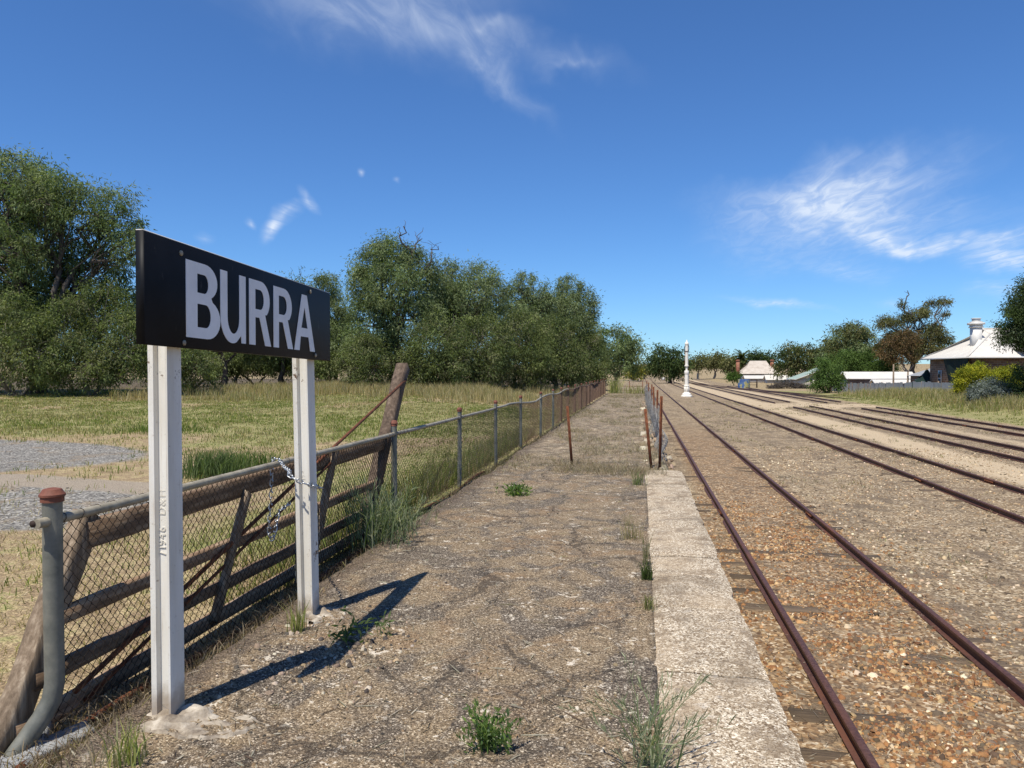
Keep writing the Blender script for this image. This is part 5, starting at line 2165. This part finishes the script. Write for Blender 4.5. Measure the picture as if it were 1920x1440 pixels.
def gable_shed(name, label, cat, x0, x1, y0, y1, zg, eave, ridge, along, wallm, roofm, over=.25, door=None, group=None):
    t = thing(name, label, cat, (x0, y0, zg), group=group)
    w, d = x1 - x0, y1 - y0
    b = MB()
    b.box(.02, w - .02, .02, d - .02, -.3, eave)
    if along == 'x':
        for X_ in (0.02, w - .02):
            b.add([(X_, .02, eave), (X_, d - .02, eave), (X_, d / 2, ridge - .03)], [(0, 1, 2)])
    else:
        for Y_ in (.02, d - .02):
            b.add([(.02, Y_, eave), (w - .02, Y_, eave), (w / 2, Y_, ridge - .03)], [(0, 1, 2)])
    b.build('wall', M[wallm], t)
    b = MB()
    if along == 'x':
        dz = (ridge - eave) / (d / 2) * over
        corr_sheet(b, (-over, -over, eave - dz), (w + over, -over, eave - dz), (w + over, d / 2, ridge), (-over, d / 2, ridge))
        corr_sheet(b, (w + over, d + over, eave - dz), (-over, d + over, eave - dz), (-over, d / 2, ridge), (w + over, d / 2, ridge))
    else:
        dz = (ridge - eave) / (w / 2) * over
        corr_sheet(b, (-over, d + over, eave - dz), (-over, -over, eave - dz), (w / 2, -over, ridge), (w / 2, d + over, ridge))
        corr_sheet(b, (w + over, -over, eave - dz), (w + over, d + over, eave - dz), (w / 2, d + over, ridge), (w / 2, -over, ridge))
    r = b.build('roof', M[roofm], t)
    b = MB()
    if along == 'x':
        b.beam((-over, -over, eave - dz - .03), (w + over, -over, eave - dz - .03), .08, .12)
        b.beam((-over - .01, -over, eave - dz - .02), (-over - .01, d / 2, ridge - .02), .05, .16)
        b.beam((-over - .01, d + over, eave - dz - .02), (-over - .01, d / 2, ridge - .02), .05, .16)
    else:
        b.beam((-over, -over, eave - dz - .03), (-over, d + over, eave - dz - .03), .08, .12)
        b.beam((-over, -over - .01, eave - dz - .02), (w / 2, -over - .01, ridge - .02), .05, .16)
        b.beam((w + over, -over - .01, eave - dz - .02), (w / 2, -over - .01, ridge - .02), .05, .16)
    b.build('trim_board', M['trim'], r)
    for dd in (door or []):
        b = MB()
        b.box(*dd)
        b.build('door', M['shadewall'], t)
    return t


zg = -1.15
gable_shed('white_roofed_shed', 'low shed with white roof and dark open end behind the iron fence', 'shed', 30.3, 39.6, 120.2, 124.6, zg, 1.95, 2.85, 'x', 'redwall', 'roofwhite', door=[(-.03, .03, .5, 3.9, 0, 1.7)])
gable_shed('small_shed', 'small grey iron shed in front of the white-roofed shed', 'shed', 33.0, 38.2, 116.0, 118.2, zg, 1.35, 1.75, 'x', 'iron', 'roofwhite')
sx, sy = at(1512, 150)
gable_shed('green_roofed_house', 'house with faded green roof half hidden by the thicket', 'house', sx - 1.5, sx + 9, sy, sy + 9, float(gz(sx, sy)) - .2, 1.7, 3.75, 'y', 'cream', 'roofgreen', .5)
# tan-roofed house with two chimneys
z_ = 195
ax_, ay_ = at(1426, z_)
tz = float(gz(ax_, ay_)) - .3
th = thing('tan_roofed_house', 'far house with faded tan hipped roof and two brick chimneys', 'house', (ax_, ay_, tz))
kk = z_ / FPX
e_z, r_z = hz(701, z_) - tz, hz(676, z_) - tz
hw_, rw_ = 36 * kk, 15 * kk
b = MB()
b.box(-hw_ + .5, hw_ - .5, .5, 8.5, 0, e_z)
b.build('wall', M['cream'], th)
b = MB()
zm = e_z + (r_z - e_z) * .62
corr_sheet(b, (-hw_, 0, e_z), (hw_, 0, e_z), (rw_ * 1.35, 2.9, zm), (-rw_ * 1.35, 2.9, zm))
corr_sheet(b, (-rw_ * 1.35, 2.9, zm), (rw_ * 1.35, 2.9, zm), (rw_, 4.4, r_z), (-rw_, 4.4, r_z))
corr_sheet(b, (-hw_, 9, e_z), (-hw_, 0, e_z), (-rw_ * 1.35, 2.9, zm), (-rw_ * 1.35, 6, zm))
corr_sheet(b, (hw_, 0, e_z), (hw_, 9, e_z), (rw_ * 1.35, 6, zm), (rw_ * 1.35, 2.9, zm))
corr_sheet(b, (hw_, 9, e_z), (-hw_, 9, e_z), (-rw_, 4.6, r_z), (rw_, 4.6, r_z))
corr_sheet(b, (-rw_ * 1.35, 6, zm), (-rw_ * 1.35, 2.9, zm), (-rw_, 4.4, r_z), (-rw_, 4.6, r_z))
corr_sheet(b, (rw_ * 1.35, 2.9, zm), (rw_ * 1.35, 6, zm), (rw_, 4.6, r_z), (rw_, 4.4, r_z))
rf = b.build('roof', M['rooftan'], th)
for u in (1388, 1451):
    X_ = (u - 1426) * kk
    b = MB()
    b.box(X_ - .42, X_ + .42, 3.2, 4.0, e_z - .6, r_z - .1)
    b.box(X_ - .5, X_ + .5, 3.1, 4.1, r_z - .1, r_z + .12)
    b.box(X_ - .35, X_ + .35, 3.3, 3.9, r_z + .12, r_z + .3)
    b.build('chimney', M['chimbrick'], rf)
for u0, u1, v0, v1, z_, lab in ((1398, 1436, 704, 709, 185, 'low pale-roofed outbuilding left, before the tan-roofed house'), (1438, 1498, 703, 711, 178, 'long low white-roofed outbuilding right of the tan-roofed house')):
    x0, y0 = at(u0, z_)
    x1, _ = at(u1, z_)
    g_ = float(gz(x0, y0)) - .2
    gable_shed('outbuilding', lab, 'shed', x0, x1, y0, y0 + 4, g_, hz(v1, z_) - g_, hz(v0, z_) - g_, 'x', 'cream', 'roofwhite', group='far outbuildings')

# painted drum
tx, ty = at(1395, 132)
tz = float(gz(tx, ty))
tank = thing('water_tank', 'round tank painted blue and yellow beside the far tracks', 'tank', (tx, ty, tz))
b = MB()
prof = [(1.0, -.1)]
for k in range(9):
    z0 = k * .17
    prof += [(1.02, z0), (.985, z0 + .085)]
prof += [(1.0, 1.5), (.93, 1.5), (.93, 1.3)]
b.lathe(prof, 28)
auto_smooth(b.build('shell', M['tank'], tank), 30)
fx_, fy_ = at(1412, 134)
fr = thing('steel_frame', 'small dark steel frame beside the painted tank', 'frame', (fx_, fy_, float(gz(fx_, fy_))))
for x0 in (-.7, .7):
    for y0 in (0, .9):
        b = MB()
        b.box(x0 - .05, x0 + .05, y0 - .05, y0 + .05, -.1, 1.4)
        b.build('leg', M['darkgap'], fr)
for zz in (.5, .95, 1.38):
    b = MB()
    b.box(-.75, .75, -.045, .045, zz - .04, zz + .04)
    b.build('bar', M['darkgap'], fr)
# signal hut and mast where the tracks vanish
mx, my = at(1241, 215)
mz = float(gz(mx, my))
mast = thing('signal_mast', 'thin white signal mast with small white box where the tracks vanish', 'signal', (mx, my, mz))
b = MB()
b.tube([(0, 0, 0), (0, 0, hz(681, 215) - mz)], .12, 8)
b.build('mast', M['trim'], mast)
b = MB()
b.box(.1, .85, -.3, .3, 0, .95)
b.build('box', M['trim'], mast)
# timber poles by the shed
for u, z_, v0, lab in ((1675, 96, 683, 'bare timber pole standing by the white-roofed shed'), (1702, 92, 697, 'shorter timber pole right of the white-roofed shed')):
    x0, y0 = at(u, z_)
    g_ = float(gz(x0, y0))
    b = MB()
    b.tube([(0, 0, -.3), (.02, 0, hz(v0, z_) - g_)], [.12, .09], 8)
    o = b.build('timber_pole', M['woodpost'], None, label=lab, category='pole', group='timber poles by the shed')
    o.location = (x0, y0, g_)
# brush pile
bxp, byp = at(1478, 126)
bzp = float(gz(bxp, byp))
b = MB()
for k in range(420):
    a = random.uniform(-3.2, 3.2)
    hgt = 1.05 * (1 - (abs(a) / 3.4) ** 2)
    p = Vector((a, random.uniform(-1, 1), random.uniform(0, max(hgt, .1))))
    d = Vector((random.gauss(0, 1), random.gauss(0, .6), random.gauss(0, .35))).normalized() * random.uniform(.4, 1.0)
    b.tube([p - d, p + d * .1 + Vector((0, 0, .05)), p + d], [.035, .03, .015], 4, cap=False)
o = b.build('brush_pile', M['bark'], None, label='heap of dry cut branches beyond the far tracks', category='brush pile')
o.location = (bxp, byp, bzp)


# ------------------------------------------------------------------ grass and weeds
def blades(P, H, Wd, lean, cols, seg2=True):
    """P (n,3) roots; two-segment tapering blades. returns verts, faces(tri), cols"""
    n = len(P)
    a = rng.uniform(0, 2 * np.pi, n)
    dirv = np.stack([np.cos(a), np.sin(a), np.zeros(n)], -1)
    sd = np.stack([-np.sin(a), np.cos(a), np.zeros(n)], -1)
    # turn the blade's flat side anyhow
    t = rng.uniform(0, 2 * np.pi, n)
    sd = sd * np.cos(t)[:, None] + dirv * np.sin(t)[:, None]
    up = np.array([0, 0, 1.0])
    mid = P + (up * .58 + dirv * (lean * .35)[:, None]) * H[:, None]
    tip = P + (up * (1 - .25 * lean)[:, None] + dirv * lean[:, None]) * H[:, None]
    w = Wd[:, None]
    V = np.stack([P - sd * w * .5, P + sd * w * .5, mid - sd * w * .38, mid + sd * w * .38, tip], 1)
    F = np.array([(0, 1, 3), (0, 3, 2), (2, 3, 4)])
    Fa = (np.arange(n)[:, None, None] * 5 + F[None]).reshape(-1, 3)
    return V.reshape(-1, 3), Fa, np.repeat(cols, 5, axis=0)


def grass_stuff(name, label, P, H, Wd, lean, cols, cat='grass'):
    V, F, C = blades(P, H, Wd, lean, cols)
    return link(name, make_mesh(name, V, [F], M['grass'], cols=C), kind='stuff', label=label, category=cat)


GRN = [(.17, .215, .06), (.21, .25, .075), (.25, .265, .095), (.29, .29, .09)]
DRY = [(.36, .30, .16), (.44, .37, .21), (.29, .235, .125), (.50, .44, .28)]
DED = [(.27, .225, .165), (.36, .305, .23), (.19, .15, .11), (.44, .38, .30)]


def tufted(n_t, per, x0, x1, y0, y1, wfun, spread, ypow=1.5):
    x, y = scatter(n_t, x0, x1, y0, y1, wfun, ypow)
    x = np.repeat(x, per) + rng.normal(0, 1, len(x) * per) * spread
    y = np.repeat(y, per) + rng.normal(0, 1, len(y) * per) * spread
    return x, y


# green field grass
x, y = tufted(34000, 8, -34, -3.0, 5.2, 46, lambda x, y: green_w(x, y) * .88 + .12 * (1 - gravel_w(x, y)), .11, 1.35)
m_ = (x < -2.95)
x, y = x[m_], y[m_]
d = np.hypot(x, y)
n = len(x)
tall = fbm(x, y, .5, 3)
Hh = (.02 + .125 * tall) * rng.uniform(.4, 1.2, n)
gc = palette(n, GRN, [3, 3, 2, 1])
yel = rng.random(n) < .16 + .5 * smooth01((fbm(x, y, .35, 3) - .45) / .2)
gc[yel] = palette(int(yel.sum()), DRY, [2, 2, 2, 1])
grass_stuff('field_grass', 'green grass in patches across the field', np.stack([x, y, gz(x, y)], -1), Hh, .006 + d * .00045, rng.uniform(.1, .7, n), gc)
# dry short straw everywhere in the field
x, y = tufted(9000, 6, -40, -3.0, 4, 50, lambda x, y: (1 - green_w(x, y)) * (1 - gravel_w(x, y)) * (1 - path_w(x, y)) * .8, .08, 1.4)
n = len(x)
d = np.hypot(x, y)
m_ = x < -2.95
grass_stuff('field_straw', 'short dry straw over the bare parts of the field', np.stack([x, y, gz(x, y)], -1)[m_], (rng.uniform(.03, .11, n) * (1 + (d > 25) * .5))[m_], (.005 + d * .0004)[m_], rng.uniform(.3, 1.1, n)[m_], palette(n, DRY + GRN[3:], [3, 3, 3, 1, 1])[m_])
ns = 15000
x = -3.0 - 6.5 * rng.random(ns) ** 1.3
y = rng.uniform(2.2, 9.5, ns)
k_ = rng.random(ns) < (1 - .8 * gravel_w(x, y))
x, y = x[k_], y[k_]
n = len(x)
grass_stuff('flattened_straw', 'flattened dry straw on the ground just beyond the fence', np.stack([x, y, gz(x, y) + .004], -1), rng.uniform(.015, .06, n), rng.uniform(.003, .009, n), rng.uniform(.8, 2.6, n), palette(n, [(.44, .36, .23), (.30, .23, .14), (.16, .12, .075), (.54, .47, .34), (.22, .23, .09)], [4, 4, 3, 1.5, 1]))
# tall dry grass below the trees
x1, y1 = tufted(5200, 10, -26, -4, 34, 62, lambda x, y: smooth01((fbm(x, y, .22, 3) - .36) / .14) * smooth01((np.hypot(x + 3, y) - 36) / 6), .12, 1)
n = len(x1)
grass_stuff('tall_dry_grass', 'tall straw-coloured grass in front of the tree row', np.stack([x1, y1, gz(x1, y1)], -1), rng.uniform(.2, .75, n) * (.5 + fbm(x1, y1, .6, 3)), np.full(n, .022), rng.uniform(.1, .5, n), palette(n, DRY + [(.20, .22, .08)], [3, 4, 2, 2, 1.2]))
# grass against the foot of the fence
yf = 5.5 + 16 * rng.random(9000) ** 1.3
xf_ = XF - .12 - np.abs(rng.normal(0, .35, 9000))
n = len(yf)
kgreen = rng.random(n) < .62
cc = palette(n, DRY + DED[:2], [3, 2, 3, 1, 2, 2])
cc[kgreen] = palette(int(kgreen.sum()), GRN, [3, 3, 2, 2])
grass_stuff('fence_grass', 'rank green and straw grass growing against the fence', np.stack([xf_, yf, gz(xf_, yf)], -1), rng.uniform(.10, .40, n) * smooth01((yf - 5) / 3), rng.uniform(.006, .013, n), rng.uniform(.1, .5, n), cc)
# right bank
x, y = tufted(9500, 9, 18.9, 40, 30, 92, lambda x, y: (.35 + .65 * smooth01((fbm(x, y, .3, 3) - .4) / .15)) * smooth01((x - 18.9) / 1.5) * ((x < 26.8) | (y < 70)), .10, 1.1)
n = len(x)
up_ = smooth01((x - 20.5) / 3)
cc = palette(n, DRY + [(.34, .32, .15)], [3, 4, 1, 4, 2])
gg = rng.random(n) < (.75 - .5 * up_)
cc[gg] = palette(int(gg.sum()), GRN, [2, 3, 3, 3])
grass_stuff('bank_grass', 'tall pale grass on the bank beyond the last track', np.stack([x, y, gz(x, y)], -1), (.08 + .8 * up_) * rng.uniform(.5, 1.1, n), np.full(n, .03), rng.uniform(.1, .5, n), cc)
# dead wiry weeds on the far platform
x, y = tufted(4200, 8, -2.4, .4, 12.2, 60, lambda x, y: (.03 + .97 * smooth01((fbm(x * 1.3, y * .45, 1.1, 4) - .50) / .12)) * smooth01((y - 12.2) / 2.5), .07, 1.7)
n = len(x)
grass_stuff('dead_weeds', 'grey dead weeds matted over the far half of the platform', np.stack([x, y, plat_z(x, y)], -1), rng.uniform(.03, .15, n) * (1 + .6 * (rng.random(n) < .1)), rng.uniform(.002, .005, n) + y * .00014, rng.uniform(.5, 1.6, n), palette(n, DED, [3, 3, 3, 1]), 'weeds')
xe = rng.uniform(-2.3, .45, 5200)
ye = 12.7 + np.abs(rng.normal(0, 1.3, 5200))
ke = rng.random(5200) < smooth01((fbm(xe, ye, 1.4, 3) - .44) / .14)
xe, ye = xe[ke], ye[ke]
ne = len(xe)
grass_stuff('coping_end_weeds', 'grey dead weeds thick across the platform where the coping ends', np.stack([xe, ye, plat_z(xe, ye)], -1), rng.uniform(.04, .2, ne), rng.uniform(.0025, .005, ne), rng.uniform(.4, 1.5, ne), palette(ne, DED, [3, 2, 4, 1]), 'weeds')
# yard weeds
x, y = tufted(4200, 8, 3.3, 19, 8, 75, lambda x, y: smooth01((fbm(x, y, .35, 3) - .50) / .1) * .8, .08, 1.5)
n = len(x)
d = np.hypot(x, y)
grass_stuff('yard_weeds', 'thin straw and weeds between the tracks', np.stack([x, y, gz(x, y)], -1), rng.uniform(.03, .12, n), .004 + d * .0004, rng.uniform(.3, 1.2, n), palette(n, DED + DRY[:2] + GRN[:1], [3, 3, 2, 2, 1, 1, 1]), 'weeds')
NL = 17000
x = rng.normal(-2.68, .14, NL)
y = 2.4 + 40 * rng.random(NL) ** 2.0
z = np.maximum(gz(x, y), -.12 + .10 * smooth01((x + 2.7) / .2))
grass_stuff('fence_litter', 'dead stalks and dark litter along the foot of the fence', np.stack([x, y, z], -1), rng.uniform(.02, .13, NL), rng.uniform(.002, .007, NL), rng.uniform(.4, 1.6, NL), palette(NL, [(.16, .12, .085), (.28, .22, .155), (.08, .06, .045), (.40, .34, .25)], [4, 3, 3, 1.5]), 'litter')
# straw and twigs lying on the ballast and platform
n = 5200
x = np.concatenate([rng.normal(3.0, .3, 2800), rng.normal(1.40, .2, 900), rng.uniform(-2.5, .05, 1500)])
y = 2.2 + 14 * rng.random(n) ** 1.8
z = np.where(x > .75, gz(x, y) + .02, plat_z(x, y) + .006)
a = rng.uniform(0, 2 * np.pi, n)
l = rng.uniform(.02, .075, n)
dv = np.stack([np.cos(a) * l, np.sin(a) * l, rng.normal(0, .006, n)], -1)
sd = np.stack([-np.sin(a), np.cos(a), rng.normal(0, .4, n)], -1) * rng.uniform(.0015, .004, n)[:, None]
P = np.stack([x, y, z], -1)
V = np.stack([P - dv - sd * .5, P - dv + sd * .5, P + sd, P + dv, P - sd], 1).reshape(-1, 3)
F = (np.arange(n)[:, None, None] * 5 + np.array([(0, 1, 2), (0, 2, 4), (4, 2, 3)])[None]).reshape(-1, 3)
link('dry_litter', make_mesh('dry_litter', V, [F], M['grass'], cols=np.repeat(palette(n, [(.40, .36, .30), (.52, .47, .39), (.26, .21, .16), (.16, .12, .09)], [3, 2, 3, 2]), 5, axis=0)),
     kind='stuff', label='dry leaves and straw lying along the nearest track', category='litter')


def weed(name, label, loc, n, h, spread, width, cols, lean=(.2, .9), leafy=0, leafc=None, cat='weed', group='weeds on the platform', leafL=.05, leafW=.02, follow=.7):
    """one plant: stems fanning from a root, with leaves along them"""
    t = thing(name, label, cat, loc, group=group)
    P = np.stack([rng.normal(0, spread, n), rng.normal(0, spread, n), np.full(n, -.01)], -1)
    H = rng.uniform(.45, 1.0, n) * h
    V, F, C = blades(P, H, np.full(n, width) * rng.uniform(.7, 1.2, n), rng.uniform(lean[0], lean[1], n), palette(n, cols, [1] * len(cols)))
    link('blades', make_mesh('blades', V, [F], M['grass'], cols=C), t, kind='stuff')
    if leafy:
        k = rng.integers(0, n, leafy)
        f = rng.random(leafy) ** .7
        V5 = V.reshape(n, 5, 3)
        root = (V5[k, 0] + V5[k, 1]) / 2
        mid = (V5[k, 2] + V5[k, 3]) / 2
        tip = V5[k, 4]
        p = np.where((f < .55)[:, None], root + (mid - root) * (f / .55)[:, None], mid + (tip - mid) * ((f - .55) / .45)[:, None])
        sdir = tip - root
        sdir = sdir / (np.linalg.norm(sdir, axis=1, keepdims=True) + 1e-6)
        ax = sdir * follow + rng.normal(0, 1, (leafy, 3)) * .75
        ax /= np.linalg.norm(ax, axis=1, keepdims=True)
        sd = np.cross(ax, rng.normal(0, 1, (leafy, 3)))
        sd /= np.linalg.norm(sd, axis=1, keepdims=True)
        l = leafL * rng.uniform(.5, 1.2, leafy)[:, None]
        w = leafW * rng.uniform(.6, 1.2, leafy)[:, None]
        LV = np.stack([p, p + ax * l * .5 - sd * w * .5, p + ax * l, p + ax * l * .5 + sd * w * .5], 1).reshape(-1, 3)
        LF = np.arange(leafy * 4).reshape(-1, 4)
        LC = np.repeat(palette(leafy, leafc or cols, [1] * len(leafc or cols)), 4, axis=0)
        link('leaves', make_mesh('leaves', LV, [LF], M['grass'], cols=LC), t, kind='stuff')
    return t


def gpt(u, v, h=0.0):
    """point on the platform surface under a photograph pixel"""
    z = FPX * (CAMH - h) / (v - HOR)
    x, y_ = at(u, z)
    return (x, y_, h)


GG = [(.20, .235, .14), (.25, .28, .18), (.15, .185, .105), (.34, .36, .25)]
BG = [(.13, .205, .055), (.18, .25, .075), (.10, .165, .055)]
weed('leafy_weed', 'bright green leafy weed in the middle of the near platform', gpt(915, 1405), 46, .19, .045, .006, BG, (.2, .75), 640, BG + [(.15, .20, .10)], leafL=.042, leafW=.012, follow=1.2)
weed('leafy_weed', 'low green weed out on the platform left of the lone picket', gpt(968, 930), 60, .19, .09, .008, BG, (.3, .9), 300, BG, leafL=.07, leafW=.022)
weed('leafy_weed', 'sprawling toothed weed in the sign shadow beside the far post', gpt(648, 1205), 15, .21, .09, .005, BG, (.3, 1.0), 80, [(.10, .145, .06), (.12, .17, .075)], leafL=.07, leafW=.02)
weed('leafy_weed', 'thin upright weed at the tip of the shadowed patch', gpt(720, 1195), 8, .17, .03, .005, BG, (.1, .5), 26, [(.12, .165, .07)], leafL=.055, leafW=.018)
weed('stalky_weed', 'large grey-green stalky weed at the bottom, beside the coping', gpt(1222, 1455), 34, .46, .05, .0075, GG, (.25, 1.0), 520, GG, leafL=.075, leafW=.006, follow=2.2)
weed('stalky_weed', 'big grey-green weed against the foot of the fence beyond the sign', (-2.55, 7.3, -.02), 130, .72, .16, .010, GG + [(.09, .13, .05)], (.15, .75), 1500, GG + [(.10, .14, .07)], leafL=.11, leafW=.008, follow=2.0)
weed('stalky_weed', 'grey-green weed low at the fence foot, right of the big one', (-2.5, 7.95, -.02), 60, .42, .14, .009, GG, (.3, .9), 500, GG, leafL=.09, leafW=.008, follow=2.0)
weed('grass_tuft', 'dark green grass tuft in the joint beside the coping', gpt(1214, 1088), 90, .20, .022, .006, [(.075, .11, .03), (.10, .14, .045), (.06, .085, .028)], (.1, .55), 0)
weed('grass_tuft', 'thin seeding grass standing behind the dark tuft by the coping', gpt(1213, 1060), 26, .40, .02, .005, [(.20, .19, .11), (.14, .16, .07)], (.05, .35))
weed('grass_tuft', 'yellow-green tuft in the coping joint, nearest of the row', gpt(1216, 1143), 60, .15, .03, .005, [(.25, .25, .09), (.17, .20, .06), (.34, .31, .16)], (.1, .7))
weed('grass_tuft', 'brownish grass clump left of the coping, halfway along', gpt(1183, 1012), 70, .26, .05, .005, [(.26, .22, .12), (.20, .20, .08), (.34, .29, .18)], (.1, .6))
weed('grass_tuft', 'pale green grass clump where the coping ends', gpt(1198, 910), 70, .30, .05, .008, [(.20, .23, .10), (.30, .30, .16), (.13, .17, .06)], (.1, .6))
weed('grass_tuft', 'small tan grass sprig left of the coping end', gpt(1180, 985), 20, .22, .03, .005, [(.28, .24, .15)], (.1, .5))
weed('grass_tuft', 'yellow-green wild oats at the foot of the far sign post', gpt(556, 1188), 44, .27, .025, .008, [(.30, .31, .11), (.24, .28, .09), (.36, .34, .18)], (.05, .45))
weed('grass_tuft', 'yellow-green wild oats at the bottom left by the fence', gpt(232, 1436), 60, .24, .035, .008, [(.30, .31, .11), (.24, .28, .09), (.40, .37, .22)], (.1, .6))
weed('grass_tuft', 'straw-coloured dry grass left of the wild oats', gpt(190, 1450), 34, .22, .05, .0035, [(.42, .37, .26), (.34, .28, .18)], (.2, .9))
weed('tall_grass', 'tall pale cane grass at the far end of the fence', (-1.95, 61.5, 0), 130, 1.75, .28, .035, [(.34, .36, .14), (.26, .30, .10), (.44, .42, .24)], (.1, .6))
weed('tall_grass', 'shorter pale grass clump before the end fence', (-.4, 60.5, 0), 120, .9, .45, .035, [(.34, .33, .15), (.26, .27, .10)], (.1, .6))
ux, uy = at(398, 13.2)
weed('grass_tussock', 'blue-green grass tussock in the field behind the near sign post', (ux, uy, float(gz(ux, uy))), 700, .62, .26, .014, [(.12, .165, .07), (.15, .19, .09), (.10, .14, .055)], (.15, .7), group='tussocks in the field')
ux, uy = at(455, 14.5)
weed('grass_tussock', 'lower green tussock right of the blue-green one', (ux, uy, float(gz(ux, uy))), 500, .42, .35, .014, [(.11, .16, .05), (.15, .19, .07)], (.2, .8), group='tussocks in the field')
ux, uy = at(300, 22)
weed('grass_tussock', 'broad green weed patch in the field left of the near post', (ux, uy, float(gz(ux, uy))), 500, .32, .6, .02, [(.11, .16, .045), (.15, .19, .06)], (.2, .8), group='tussocks in the field')
